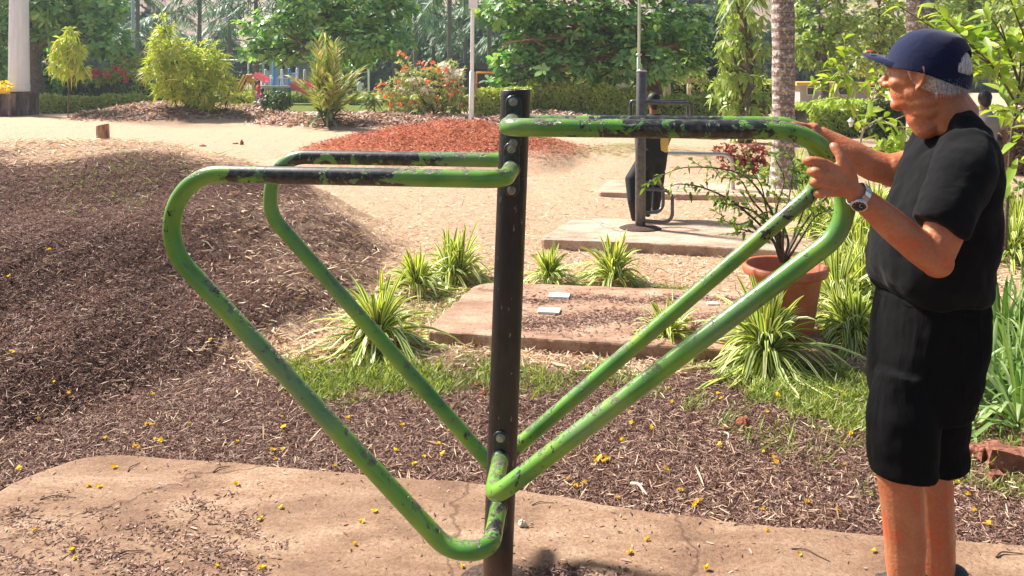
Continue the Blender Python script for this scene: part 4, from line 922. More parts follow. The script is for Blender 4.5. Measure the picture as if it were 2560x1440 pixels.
# ---------------------------------------------------------------- hedges
M_core = simple("hedge_core_shade", (.03, .035, .015), .95, 0, .3, 12, .03)  # near-black colour stands for the shade inside a hedge
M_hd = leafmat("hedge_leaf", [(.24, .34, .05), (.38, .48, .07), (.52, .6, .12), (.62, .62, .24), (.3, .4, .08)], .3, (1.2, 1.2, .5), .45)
M_hd2 = leafmat("hedge_leaf_bright", [(.34, .5, .09), (.48, .62, .13), (.6, .7, .2), (.28, .42, .08)], .32, (1.2, 1.2, .5), .45)  # brighter, greener leaf mix than the other hedges
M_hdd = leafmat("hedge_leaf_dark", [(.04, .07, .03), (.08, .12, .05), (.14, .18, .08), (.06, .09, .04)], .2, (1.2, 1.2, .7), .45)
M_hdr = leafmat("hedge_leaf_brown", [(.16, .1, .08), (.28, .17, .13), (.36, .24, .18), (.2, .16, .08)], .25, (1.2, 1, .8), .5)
def hedge(p0, p1, h, d, mat, label, n, leaf=(.11, .06), seed=0, name="hedge"):
    a, b = ghit(*p0, 0.0), ghit(*p1, 0.0); a[2] = gz(a[0], a[1]); r = np.random.default_rng(seed); u = (b - a); L = np.linalg.norm(u[:2]); u = u / L; u[2] = 0; w = np.array((-u[1], u[0], 0))
    root = empty(name, (a + b) / 2, label, "hedge", "clipped hedges across the park")
    k = int(L / .5) + 2; mb = MB(); s = np.linspace(.1, L - .1, k); V = []
    for q in s:
        c = a + u * q
        for (y_, z_) in ((-d / 2 + .12, 0), (-d / 2 + .1, h - .14), (d / 2 - .1, h - .14), (d / 2 - .12, 0)): e_ = c + w * y_; e_[2] = gz(e_[0], e_[1]) + z_ + .03 * math.sin(q * 3) - (.05 if z_ == 0 else 0); V.append(e_)
    Fq = [(i * 4 + j, i * 4 + j + 1, i * 4 + j + 5, i * 4 + j + 4) for i in range(k - 1) for j in range(3)] + [(0, 1, 2, 3), ((k - 1) * 4 + 3, (k - 1) * 4 + 2, (k - 1) * 4 + 1, (k - 1) * 4)]
    mb.add(V, [Fq]); mb.build("branch_core", M_core, root)  # solid dark core box under the leaves, inner shade painted on
    q = r.uniform(0, L, n); f = r.random(n); P = np.zeros((n, 3)); O = np.zeros((n, 3)); top = f < .4; fr = (f >= .4) & (f < .85); bk = f >= .85
    y_ = np.where(top, r.uniform(-d / 2, d / 2, n), np.where(fr, -d / 2 + .02, d / 2 - .02)); z_ = np.where(top, h, r.uniform(.05, h, n)); lump = .05 * np.sin(q * 2.3 + seed) + .04 * np.sin(q * 5.7) + r.normal(size=n) * .035
    P = a + np.outer(q, u) + np.outer(y_ + np.where(top, 0, np.sign(y_) * lump), w) + np.outer(z_ + np.where(top, lump, 0), (0, 0, 1)); P[:, 2] += gz(P[:, 0], P[:, 1]) - a[2]
    O = np.where(top[:, None], np.array((0, 0, 1.)), np.where(fr[:, None], -w, w)) + np.array((0, 0, .3)); D = O * .5 + r.normal(size=(n, 3)) * .8
    V, Q, U = ribbons(P, D, O + r.normal(size=(n, 3)) * .5, leaf[0] * r.uniform(.7, 1.3, n), leaf[1] * r.uniform(.7, 1.3, n), EL, .15)
    np_mesh("foliage", V, [Q], mat, root, uv=U); return root
hedge((100, 283), (450, 276), .62, .8, M_hd, "low yellow-green hedge right of the light mast's plinth", 7000, seed=1)
hedge((60, 262), (470, 260), 1.05, 1.0, M_hd, "taller green hedge behind the low one at the left", 7000, seed=2)
hedge((222, 262), (362, 260), 1.55, 1.0, M_hdd, "dark clipped hedge with pink flowers above it", 4500, seed=3)
hedge((560, 258), (780, 256), .5, .8, M_hd, "low sunlit hedge in front of the playground", 3500, seed=4)
hedge((875, 262), (1250, 266), .42, .8, M_hd, "very low sunlit hedge behind the flowering shrub", 4500, seed=5)
hedge((1180, 305), (1330, 305), .75, 1.0, M_hd, "yellow-green hedge directly behind the post top", 3200, seed=6)
hedge((1322, 300), (1600, 302), .95, 1.1, M_hd, "yellow-green hedge right of the post top", 6500, seed=7, leaf=(.13, .07))
hedge((1600, 302), (1905, 300), .8, 1.1, M_hd, "mixed hedge behind the grey station's hand loops", 6500, seed=8)
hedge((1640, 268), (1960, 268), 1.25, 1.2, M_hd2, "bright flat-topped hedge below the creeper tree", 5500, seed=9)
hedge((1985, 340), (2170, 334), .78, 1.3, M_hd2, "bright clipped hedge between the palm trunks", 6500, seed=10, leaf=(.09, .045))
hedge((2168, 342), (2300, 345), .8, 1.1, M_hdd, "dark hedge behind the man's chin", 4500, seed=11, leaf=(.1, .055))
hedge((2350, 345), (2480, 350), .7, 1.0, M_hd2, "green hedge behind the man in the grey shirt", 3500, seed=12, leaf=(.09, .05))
hedge((2470, 428), (2640, 428), .66, 1.0, M_hdr, "reddish-brown hedge at the right edge", 6500, seed=13, leaf=(.07, .035))
bush("bougainvillea", 290, 36, 262, [(240, 185, 32, 16), (290, 180, 40, 18), (340, 175, 36, 22), (330, 150, 30, 22), (250, 200, 40, 10)], (.16, .08), 16, M_hd, "loose shrub with magenta flowers above the dark hedge", stems=6, sr=.03, seed=12)
M_pink = leafmat("magenta_petal", [(.8, .05, .2), (.85, .12, .3), (.7, .04, .12), (.85, .3, .3)], .3, (1.1, 1, 1), .5)
V, Q, U = cloud([(W(a, b, 35.2), (.10, .2, .09)) for a, b in [(230, 187), (243, 184), (268, 185), (292, 168), (314, 199), (361, 188), (359, 198), (310, 182), (235, 180), (372, 180)]], 30, (.12, .09), 5, .3, r=np.random.default_rng(6))
tag(np_mesh("bougainvillea_blossoms", V, [Q], M_pink, uv=U), "scattered magenta blossoms over the dark hedge", "flowers", None, "stuff")
V, Q, U = cloud([(W(8, 218, 30.3), (.28, .25, .2))], 40, (.12, .09), 5, .3, r=np.random.default_rng(6))
tag(np_mesh("yellow_flower_cluster", V, [Q], leafmat("yellow_petal", [(.85, .6, .02), (.8, .7, .1)], .3), uv=U), "cluster of yellow flowers behind the plinth at the left edge", "flowers")

# ---------------------------------------------------------------- mast, poles, posts
M_zinc = simple("galvanised_steel", (.78, .80, .86), .55, 0, .08, 3, stretch=(3, 3, .4))
m, nt, p = newmat("streaked_plinth"); v = coords(nt, (1, 1, .25)); nt.links.new(ramp(nt, noise(nt, v, 5, 6, .7), [(.38, (.018, .014, .014)), (.5, (.10, .06, .055)), (.62, (.2, .15, .13)), (.72, (.45, .42, .4))]), p.inputs['Base Color']); p.inputs['Roughness'].default_value = .9; M_plin = m
YM = 31.0; mz = lambda y: H - (y - HY) * YM / F
ms = empty("light_mast", (W(47, 288, YM)[0], YM, 0), "tall tapered galvanised light mast on a dark streaked plinth", "light mast")
mb = MB(); zt = 13.0; x0 = W(47.5, 0, YM)[0]
mb.lathe((x0, YM, 0), [(.385, mz(232)), (.385, mz(212)), (.40, mz(212)), (.375, mz(211)), (.355, mz(120)), (.335, mz(0)), (.27, zt)], 16); mb.build("mast", M_zinc, ms, smooth=False)
MB().lathe((x0, YM, 0), [(.43, mz(232)), (.43, mz(229)), (.39, mz(228.5))], 24).build("base_flange", M_plin, ms, smooth=False)
o = MB().box((W(36, 0, YM)[0] - .35, YM, mz(262)), (1.72, 1.5, mz(233) - mz(291))).build("plinth", M_plin, ms, smooth=False)
MB().box((W(30, 0, YM)[0], YM - .35, mz(104)), (.06, .06, .12)).build("hatch_lock", M_plin, ms, smooth=False)
M_wp = simple("white_pole_paint", (.86, .88, .9), .5, 0, .08, 3)
yp = 25.4; z_ = lambda y: H - (y - HY) * yp / F
lp = empty("lamp_pole", (W(1179, 305, yp)[0], yp, 0), "slim white pole standing left of the dark post", "pole")
MB().tube([(W(1178, 0, yp)[0], yp, z_(306)), (W(1180, 0, yp)[0], yp, z_(180))], .082, 14).build("lower_pole", M_wp, lp)
MB().tube([(W(1180, 0, yp)[0], yp, z_(181)), (W(1183, 0, yp)[0], yp, 5.6)], .06, 14).build("upper_pole", M_wp, lp)
MB().box((W(1183, 0, yp)[0], yp - .05, z_(5)), (.28, .14, .42)).build("junction_box", M_wp, lp, smooth=False)
MB().lathe((W(1178, 0, yp)[0], yp, z_(305)), [(.13, 0), (.13, .03), (.09, .05)], 14).build("base_collar", M_wp, lp)
yq = 23.5; gp = empty("flag_pole", (W(1598, 0, yq)[0], yq, 0), "thin pale green pole rising behind the grey post", "pole")
M_gp = simple("pale_green_paint", (.5, .6, .48), .4, .2, .1, 3)
MB().tube([(W(1597, 0, yq)[0], yq, 0), (W(1597, 0, yq)[0], yq, H + 40 * yq / F)], .06, 12).build("lower_pole", M_gp, gp)
MB().tube([(W(1597, 0, yq)[0], yq, H + 40 * yq / F), (W(1600, 0, yq)[0], yq, 6)], .042, 12).build("upper_pole", M_gp, gp)
MB().lathe((W(1597, 0, yq)[0], yq, H + 46 * yq / F), [(.085, 0), (.085, .05), (.065, .06)], 12).build("collar", M_gp, gp)
yb = 44; sp2 = empty("lamp_pole", (W(332, 0, yb)[0], yb, 0), "distant bluish pole left of the bamboo", "pole")
MB().tube([(W(333, 0, yb)[0], yb, 0), (W(332, 0, yb)[0], yb, 9)], .09, 10).build("pole", simple("bluish_pole", (.5, .6, .68), .5), sp2)
yl = 42; sl = empty("street_lamp", (W(922, 0, yl)[0], yl, 0), "small distant white lamp post with angled head above the lawn", "lamp post")
MB().tube([(W(922, 0, yl)[0], yl, 0), (W(922, 0, yl)[0], yl, H + 40 * yl / F)], .05, 8).build("pole", M_wp, sl)
MB().box((W(920, 0, yl)[0], yl, H + 43 * yl / F), (.34, .2, .12), [[.85, 0, .5], [0, 1, 0], [-.5, 0, .85]]).build("lamp_head", M_wp, sl, smooth=False)
def garden_lamp(px, pyb, Y, hpx, label):
    b = W(px, pyb, Y); s = hpx / F * Y; M_ir = bpy.data.materials.get("black_iron") or simple("black_iron", (.02, .02, .02), .4)
    root = empty("garden_lamp", b, label, "garden lamp", "small black garden lamps")
    MB().lathe(b, [(.05 * s, 0), (.05 * s, .04 * s), (.025 * s, .07 * s), (.022 * s, .55 * s), (.05 * s, .6 * s)], 10).build("post", M_ir, root)
    MB().lathe(b, [(.06 * s, .6 * s), (.12 * s, .82 * s), (.12 * s, .84 * s)], 6).build("lantern", bpy.data.materials.get("frosted_glass") or simple("frosted_glass", (.8, .8, .78), .3), root, smooth=False)
    MB().lathe(b, [(.17 * s, .84 * s), (.13 * s, .88 * s), (.04 * s, .97 * s), (.015 * s, 1.02 * s)], 6).build("cap", M_wp, root, smooth=False)
garden_lamp(2127, 352, 18.8, 58, "garden lamp with white lantern before the bright hedge")
garden_lamp(1757, 252, 36, 22, "tiny distant garden lamp beside the creeper tree")
# ---------------------------------------------------------------- stump, bricks, clods, stones
M_cut = simple("cut_wood", (.62, .42, .26), .8, 0, .25, 30, .004)
m, nt, p = newmat("split_bark"); v = coords(nt, (1, 1, .12)); nt.links.new(ramp(nt, noise(nt, v, 45, 4, .6), [(.35, (.10, .045, .03)), (.5, (.34, .18, .11)), (.68, (.6, .4, .27))]), p.inputs['Base Color']); bump(nt, p, noise(nt, v, 45, 4), .01); M_sb = m
Ys = 8.6; sx, sy_, szb = W(257, 345, Ys); zb = float(gz(sx, Ys)) - .05; zt_ = H - (312 - HY) * Ys / F
stp = empty("tree_stump", (sx, Ys, zb), "short cut tree stump on top of the mulch mound", "tree stump"); mb = MB(); rr = 15.5 / F * Ys
aa = np.linspace(0, 2 * PI, 26, endpoint=False); wob = 1 + .07 * np.sin(aa * 3) + .05 * np.sin(aa * 7 + 1)
V = np.concatenate([np.stack([sx + k * rr * wob * np.cos(aa) + dx, Ys + k * rr * wob * np.sin(aa), z0 + tl * np.cos(aa)], -1) for k, z0, dx, tl in ((1.12, zb, .01, 0), (1.0, zb + (zt_ - zb) * .5, .004, 0), (.95, zt_ - .006, -.004, .012), (.90, zt_, -.004, .012))])
i = np.arange(3)[:, None] * 26; j = np.arange(26)[None, :]; jn = (j + 1) % 26; Q = np.stack([i + j, i + jn, i + 26 + jn, i + 26 + j], -1).reshape(-1, 4)
np_mesh("bark", V, [Q], M_sb, stp, smooth=False); np_mesh("cut_face", V[78:], [[list(range(26))]], M_cut, stp, smooth=False)
def rock(px, py, s, mat, label, name, seed, cat="clod", z=None, sq=(1, .8, .7), group=None, vox=None):
    g_ = ghit(px, py, z); r = np.random.default_rng(seed); mb = MB(); mb.ell(g_ + (0, 0, s * sq[2] * .6), (s * sq[0], s * sq[1], s * sq[2]), n=22, k=14)
    V = mb.v[0]; d = nrm(V - V.mean(0)); amp = sum(.16 / (q + 1) * np.sin(d @ r.normal(size=3) * (3 + 4 * q) + r.uniform(0, 6)) for q in range(4)); mb.v[0] = V + d * (amp * s)[:, None]
    return tag(mb.build(name, mat, smooth=False), label, cat, group)
M_brick = simple("broken_brick", (.24, .09, .055), .85, 0, .45, 22, .012)
M_clod = simple("red_clod", (.3, .09, .05), .95, 0, .4, 50, .01); M_stone = simple("pale_stone", (.6, .55, .48), .8, 0, .2, 40, .004)
rock(1857, 1066, .032, M_clod, "reddish crumpled clod on the mulch right of centre", "soil_clod", 1, sq=(1, .8, .65))
rock(1972, 938, .025, M_clod, "small reddish clod below the largest striped plant", "soil_clod", 2)
for k, (px, py, sx_, rz, tl, lb) in enumerate([(2455, 1150, .10, .5, .25, "broken brick just behind the man's shorts"), (2520, 1175, .15, -.35, .12, "largest broken brick by the right edge"), (2585, 1130, .12, .9, .3, "broken brick cut by the right edge"), (2490, 1205, .06, .2, .1, "small orange brick chip in front of the larger bricks")]):
    g_ = ghit(px, py); s = MB(); Rm = np.array(Matrix.Rotation(rz, 3, 'Z') @ Matrix.Rotation(tl, 3, 'Y')); s.box(g_ + (0, 0, sx_ * .3), (sx_, sx_ * .62, sx_ * .55), Rm)
    o = s.build("brick", M_brick, smooth=False); mo = o.modifiers.new("s", 'SUBSURF'); mo.subdivision_type = 'SIMPLE'; mo.levels = mo.render_levels = 4
    tx = bpy.data.textures.new("brick_noise", 'CLOUDS'); tx.noise_scale = .05; md = o.modifiers.new("d", 'DISPLACE'); md.texture = tx; md.strength = .03; md.texture_coords = 'GLOBAL'
    tag(o, lb, "brick", "broken bricks at the right edge")
rock(1306, 1315, .016, M_stone, "crumpled grey-white lump on the slab just right of the post", "litter_lump", 5, "litter", .03, (1, .7, .8))
for k, (px, py, s, lb) in enumerate([(345, 490, .016, "white pebble high on the mulch mound inside no bar, upper left"), (195, 772, .011, "white chip on the left of the mulch mound"), (376, 1058, .008, "tiny white chip beside yellow flowers"), (1850, 1183, .014, "smooth white pebble on the mulch left of the man"), (530, 628, .008, "white fragment on the mound near the left loop"), (2035, 1288, .008, "pale chip at the slab's edge near the man's leg"), (1388, 1310, .007, "tiny pale crumb on the slab right of the post"), (152, 100 + 560, .008, "tiny white chip at the mound's left")]):
    rock(px, py, s, M_stone, lb.replace(" inside no bar,", ","), "pebble", 10 + k, "pebble", None, (1, .8, .5), "pale pebbles on the mulch")
rock(604, 362, .07, M_brick, "small pointed brown rock standing on the pale path", "rock", 30, "rock", None, (.55, .5, 1.0))
rock(588, 360, .05, M_brick, "flat brown rock left of the pointed one", "rock", 31, "rock", None, (1.3, .8, .4)); rock(508, 366, .06, M_brick, "flattest brown rock on the pale path", "rock", 32, "rock", None, (1.6, .8, .35))
r = np.random.default_rng(4)
for (px, py) in [(1490, 745), (1215, 985), (1198, 968), (1230, 975), (1208, 992)]:
    rock(px, py, .018 if py > 900 else .01, M_clod, "small dark reddish clod in the cluster left of the post" if py > 900 else "tiny clod on the middle slab", "soil_clod", int(px), "clod", None, (1.1, .8, .8), "dark clods by the post" if py > 900 else None)
# ---------------------------------------------------------------- fallen yellow flowers, each one its own
M_yf = leafmat("fallen_yellow_petal", [(.95, .70, .02), (.95, .78, .06), (.92, .60, .02)], .3, (1.1, 1, .5), .6)
protos = []
for k in range(4):
    rr_ = np.random.default_rng(k + 30); n = 7; az = np.arange(n) / n * 6.28 + rr_.normal(size=n) * .3; el = rr_.uniform(.1, 1.1, n)
    V, Q, U = ribbons(rr_.normal(size=(n, 3)) * .002 + (0, 0, .003), np.stack([np.cos(az) * np.cos(el), np.sin(az) * np.cos(el), np.sin(el)], -1), rr_.normal(size=(n, 3)) * .5 + (0, 0, 1), rr_.uniform(.009, .015, n), rr_.uniform(.008, .013, n), ((0, .3), (.35, 1), (.7, 1), (1, .5)), rr_.uniform(-.3, .5, n), .2)
    me = np_mesh("yellow_flower", V, [Q], M_yf, uv=U); protos.append(me.data); bpy.data.objects.remove(me)
FL = [(85, 1327), (185, 1398), (178, 1378), (248, 1218), (222, 1216), (346, 1130), (334, 1127), (378, 1070), (366, 1071), (470, 1068), (382, 996), (710, 1076), (705, 1049), (590, 935), (642, 924), (526, 855), (122, 630), (650, 1300), (591, 1212), (937, 1280), (905, 1305), (886, 1362), (543, 1418), (652, 1420), (702, 1270), (172, 992), (95, 1060), (45, 1184), (388, 1108), (402, 1112), (592, 1116), (682, 1136), (708, 1132), (688, 1158), (265, 1103), (285, 1170), (838, 1175), (930, 1195), (848, 1112), (1104, 1145), (1060, 1150), (1098, 1118), (1155, 1420), (1498, 1157), (1510, 1162), (1740, 1266), (1735, 1278), (1748, 1262), (1617, 1350), (1573, 1384), (1766, 1425), (1998, 1388), (1916, 1328), (1882, 975), (1950, 980), (1945, 998), (1796, 992), (1802, 1004), (1680, 1014), (1918, 1038), (1810, 1076), (1578, 1066), (1574, 1036), (1798, 1124), (1910, 1138), (1934, 1152), (1942, 1168), (1666, 1184), (1700, 1234), (1486, 1150), (1492, 1166), (1516, 1158), (1460, 1218), (1546, 1254), (2018, 1265), (2092, 1284), (2112, 1172), (2108, 990), (2060, 1008), (2136, 1050), (1456, 1092), (1906, 1284), (2128, 1096), (2182, 1380), (1440, 1226), (1420, 1210), (1672, 978), (1776, 962), (930, 922), (880, 905), (978, 985), (1096, 918), (1120, 1085), (1010, 1070), (870, 1055), (1415, 773), (2480, 1180), (2500, 1183), (2440, 1290), (2468, 1318), (2395, 1215), (2420, 1250), (135, 965), (20, 700), (30, 888), (1470, 925), (1620, 960), (990, 1135), (1036, 1170), (1150, 1090), (1350, 1060), (1400, 1110), (1370, 1132), (1555, 1110), (1630, 1080)]
for k, (px, py) in enumerate(FL):
    onS = py > np.interp(px, [0, 110, 240, 350, 620, 1200, 1800, 2560], [1222, 1168, 1131, 1136, 1158, 1206, 1300, 1362]) + 4
    g_ = ghit(px, py, .031) if onS else ghit(px, py)
    o = bpy.data.objects.new("yellow_flower", protos[k % 4]); link(o); o.location = (g_[0], g_[1], g_[2] + (.001 if onS else .012)); o.rotation_euler = (r.normal() * .2, r.normal() * .2, r.uniform(0, 6.28)); s = r.uniform(.6, 1.1); o.scale = (s, s, s)
    if py < 800 and px > 1300: tag(o, "yellow flower lying on the middle slab by the white plates", "flower", "fallen yellow flowers")
    elif onS:
        zn = "on the littered left part of the foreground slab" if px < 720 else "on the foreground slab between the left bars and the post" if px < 1240 else "on the foreground slab right of the post" if px < 1850 else "on the foreground slab near the man's legs"
        tag(o, "small fallen yellow flower lying " + zn, "flower", "yellow flowers fallen " + zn)
    else:
        zn = ("high on the dark mulch mound at the left" if py < 800 else "on the mulch left of the nearer left bar" if px < 640 + (py - 850) * .9 and px < 900 else "on the mulch framed by the left bars and the post" if px < 1250 else "in the grass beyond the right bars" if py < 1000 and px > 1400 else
              "on the mulch beneath the right bars" if px < 1640 else "on the mulch just left of the man's shorts" if px < 2200 else "on the ground behind the man's legs")
        tag(o, "small fallen yellow flower " + zn, "flower", "yellow flowers fallen " + zn)
# ---------------------------------------------------------------- playground and far buildings
def tubeset(name, segs, rad, mat, parent):
    mb = MB()
    for s in segs: mb.tube([W(*q) for q in s], rad, 8)
    return mb.build(name, mat, parent)
M_yel = simple("yellow_paint", (.85, .55, .05), .4); M_ora = simple("orange_paint", (.85, .28, .06), .4); M_blu = simple("blue_paint", (.08, .36, .72), .4); M_pk = simple("pink_red_plastic", (.78, .12, .16), .35); M_lg = simple("light_grey_paint", (.55, .6, .62), .45)
Yp = 40.
cf = empty("climbing_frame", (W(600, 240, Yp)[0], Yp, 0), "yellow climbing ladder and pole with orange rails at the playground's left", "climbing frame")
tubeset("ladder_rail", [[(583, 238, Yp), (610, 188, Yp)], [(590, 240, Yp), (617, 188, Yp)], [(598, 244, Yp), (622, 200, Yp)]], .04, M_yel, cf)
tubeset("pole", [[(632, 262, Yp), (632, 200, Yp)], [(625, 200, Yp), (640, 200, Yp)]], .07, M_yel, cf); tubeset("top_rail", [[(617, 188, Yp), (632, 190, Yp)], [(626, 188, Yp), (628, 206, Yp)], [(619, 188, Yp), (620, 206, Yp)]], .06, M_ora, cf)
ps = empty("play_structure", (W(700, 240, 42)[0], 42, 0), "play structure with blue and grey posts, railings and red slides", "play structure"); Yq = 42
for k, (px, t_, b_) in enumerate([(664, 175, 235), (705, 175, 235), (724, 172, 232), (743, 172, 232), (762, 176, 225), (678, 190, 235)]): tubeset("post", [[(px, t_, Yq + (k % 2)), (px, b_ + 6, Yq + (k % 2))]], .075, M_blu if k == 2 else M_lg, ps)
MB().tube([W(686, 145, Yq), W(686, 240, Yq)], .085, 10).build("post", M_blu, ps)
MB().box(W(705, 216, Yq), (2.3, 1.5, .1)).build("deck", M_lg, ps, smooth=False)
mb = MB()
for px in np.arange(728, 744, 3.6): mb.tube([W(px, 182, Yq), W(px, 218, Yq)], .02, 6)
for px in np.arange(668, 722, 5.): mb.tube([W(px, 198, Yq), W(px + 4, 232, Yq)], .035, 6)
mb.tube([W(664, 196, Yq), W(724, 196, Yq)], .03, 6); mb.tube([W(724, 184, Yq), W(745, 184, Yq)], .03, 6); mb.build("railing", simple("bluish_rail", (.45, .55, .68), .5), ps)
for s in ([(640, 190), (668, 206)], [(728, 216), (790, 245)], [(744, 206), (778, 222)]):
    mb = MB()
    a_, b_ = W(*s[0], Yq - .4), W(*s[1], Yq - .9); d_ = nrm(b_ - a_); n_ = nrm(np.cross(d_, (0, 1, 0))); 
    for off, sz in ((0, .03), ):
        L_ = np.linalg.norm(b_ - a_); Rm = np.column_stack([d_, (0, 1, 0), n_]); mb.box((a_ + b_) / 2, (L_, .6, .04), Rm); mb.box((a_ + b_) / 2 + np.array((0, -.3, .1)), (L_, .04, .26), Rm); mb.box((a_ + b_) / 2 + np.array((0, .3, .1)), (L_, .04, .26), Rm)
    mb.build("slide", M_pk, ps, smooth=False)
sw = empty("swing_frame", (W(1218, 240, 41)[0], 41, 0), "orange swing frame half hidden behind leaves right of the white pole", "swing"); tubeset("crossbar", [[(1192, 182, 41), (1246, 183, 41)]], .06, M_ora, sw); tubeset("leg", [[(1246, 182, 41), (1248, 245, 41)]], .05, M_ora, sw); tubeset("leg", [[(1192, 182, 41), (1190, 245, 41)]], .05, M_ora, sw)
gp2 = empty("goal_frame", (W(610, 240, 46)[0], 46, 0), "white net frame with thin horizontal top rail behind the playground", "net frame"); tubeset("top_rail", [[(556, 150, 46), (684, 151, 46)]], .05, M_wp, gp2)
for px in (556, 621, 684): tubeset("post", [[(px, 150, 46), (px, 232, 46)]], .045, M_wp, gp2)
M_wall = simple("grey_plaster", (.36, .35, .34), .9, 0, .15, 1.2); M_wwall = simple("white_plaster", (.7, .72, .74), .9, 0, .1, 1.2); M_roof = simple("brown_roof", (.13, .085, .075), .8, 0, .3, 3); M_yroof = simple("ochre_roof", (.62, .42, .08), .7); M_glass = simple("dark_window", (.03, .035, .04), .2)
def building(x0, x1, ytop, Y, depth, wallm, roofm, label, wins, roof_t=8, over=.5, nm="building"):
    a_, b_ = W(x0, ytop, Y), W(x1, ytop, Y); root = empty(nm, ((a_[0] + b_[0]) / 2, Y + depth / 2, 0), label, nm.replace('_', ' ')); w_ = b_[0] - a_[0]; h_ = a_[2]
    MB().box(((a_[0] + b_[0]) / 2, Y + depth / 2, h_ / 2), (w_, depth, h_)).build("wall", wallm, root, smooth=False)
    t_ = roof_t / F * Y; MB().box(((a_[0] + b_[0]) / 2, Y + depth / 2, h_ + t_ / 2 + .003), (w_ + over, depth + over, t_)).build("roof", roofm, root, smooth=False)
    for (c0, r0, c1, r1) in wins:
        p0, p1 = W(c0, r0, Y), W(c1, r1, Y); f_ = MB().box(((p0[0] + p1[0]) / 2, Y - .01, (p0[2] + p1[2]) / 2), (p1[0] - p0[0] + .1, .08, p0[2] - p1[2] + .1)).build("window", M_lg, root, smooth=False)
        MB().box(((p0[0] + p1[0]) / 2, Y - .055, (p0[2] + p1[2]) / 2), (p1[0] - p0[0], .02, p0[2] - p1[2])).build("pane", M_glass, f_, smooth=False)
building(680, 770, 158, 52, 6, M_wall, simple("pinkish_band", (.5, .36, .33), .8), "small grey building with pinkish roof band behind the play structure", [(692, 164, 712, 184), (720, 166, 740, 184)], 7)
building(655, 684, 146, 50, 3, M_wwall, M_wwall, "pale white wall block behind the blue post", [(662, 160, 674, 176)], 3, nm="pale_building")
building(1090, 1262, 172, 56, 6, M_glass, M_roof, "low dark shelter with long brown roof behind the flowering shrub", [], 14, 1.0, nm="shelter")
building(2000, 2170, 214, 40, 5, M_wall, M_yroof, "low building with ochre roof seen between the palm trunks", [(2018, 220, 2034, 236), (2096, 218, 2126, 236)], 8, nm="low_building")
building(1400, 1620, 208, 50, 4, simple("dark_wall", (.045, .05, .055), .9), M_roof, "dark low wall building in the shade right of the post", [(1505, 212, 1530, 228)], 5, nm="dark_building")
# boundary wall
wl = MB().box((W(1500, 0, 44)[0], 44, .55), (11, .2, 1.1)).build("boundary_wall", M_wall, smooth=False); tag(wl, "long low grey wall beyond the hedges right of the post", "wall")
def bench(px, pyb, Y, wpx, hpx, label):
    b = W(px, pyb, Y); s = hpx / F * Y; w_ = wpx / F * Y; root = empty("park_bench", b, label, "bench", "distant park benches"); M_b = bpy.data.materials.get("dark_bench") or simple("dark_bench", (.05, .05, .045), .6)
    mb = MB(); [mb.box(b + (0, .25, s * q), (w_, .03, s * .1)) for q in (.6, .75, .9)]; mb.build("backrest", M_b, root, smooth=False)
    mb = MB(); [mb.box(b + (0, q, s * .48), (w_, .1, .04)) for q in (-.15, 0, .15)]; mb.build("seat", M_b, root, smooth=False)
    for q in (-1, 1): MB().box(b + (q * w_ * .42, .05, s * .3), (.06, .45, s * .6)).build("leg", M_b, root, smooth=False)
bench(1341, 250, 38, 26, 36, "dark slatted bench just right of the post top"); bench(897, 219, 46, 26, 22, "tiny far bench on the lawn's left edge")
# pale tree trunks in the shade
M_pt = simple("pale_bark", (.5, .45, .38), .9, 0, .3, 6, .02); M_rt = simple("pinkish_bark", (.48, .32, .25), .9, 0, .3, 6, .02)
for k, (px, t_, b_, Y, w_, mt, lb) in enumerate([(1404, 175, 246, 33, 11, M_pt, "pale forked trunk right of the bench"), (1437, 200, 246, 34, 7, M_rt, "pinkish slim trunk beside the pale forked one"), (1668, 160, 244, 34, 9, M_pt, "grey trunk just right of the red-brown trunk"), (1722, 175, 250, 33, 6, M_pt, "slim pale trunk with small leaves right of the grey trunk")]):
    b = W(px, b_, Y); root = empty("small_tree", b, lb, "tree", "small pale trees in the shade"); trunk_mesh(root, b, W(px + 3, t_, Y), w_ / F * Y, w_ / F * Y * .7, [W(px + 22, t_ - 5, Y), W(px - 16, t_ + 8, Y)], mt, .05, k)
    V, Q, U = cloud([(W(px + q, t_ + s, Y), (.45, .4, .35)) for q, s in ((18, 5), (-12, 12), (26, 28))], 14, (.16, .08), 5, .3, r=np.random.default_rng(k), prof=EL); np_mesh("crown", V, [Q], M_flsh, root, uv=U)
# ---------------------------------------------------------------- people
def skinmat(name, c, tint=(.7, .16, .07)):
    m, nt, p = newmat(name); v = coords(nt); c = np.array(c)
    n1 = noise(nt, v, 14, 5, .6); n2 = noise(nt, v, 120, 4, .6)
    col_ = ramp(nt, n1, [(.34, tuple(c * (1.1, .62, .5))), (.46, tuple(c * (.85, .9, .95))), (.56, tuple(c * (.9, 1.1, 1.2))), (.68, tuple(np.minimum(c * (1.1, 1.4, 1.6), 1)))])
    col_ = mixc(nt, .35, col_, ramp(nt, n2, [(.35, tuple(c * (.8, .68, .62))), (.65, tuple(np.minimum(c * 1.15, 1)))]))
    nt.links.new(col_, p.inputs['Base Color']); p.inputs['Roughness'].default_value = .42
    p.inputs['Subsurface Weight'].default_value = .12; p.inputs['Subsurface Radius'].default_value = (.012, .004, .002); p.inputs['Subsurface Scale'].default_value = 1.0
    bump(nt, p, math_(nt, 'ADD', n2, math_(nt, 'MULTIPLY', noise(nt, coords(nt, (1, 1, 1.6)), 42, 5, .65, 1.0), .9)), .0016); return m
M_skin = skinmat("orange_skin", (.56, .185, .08))  # base colour takes the saturated orange of the sunlit side
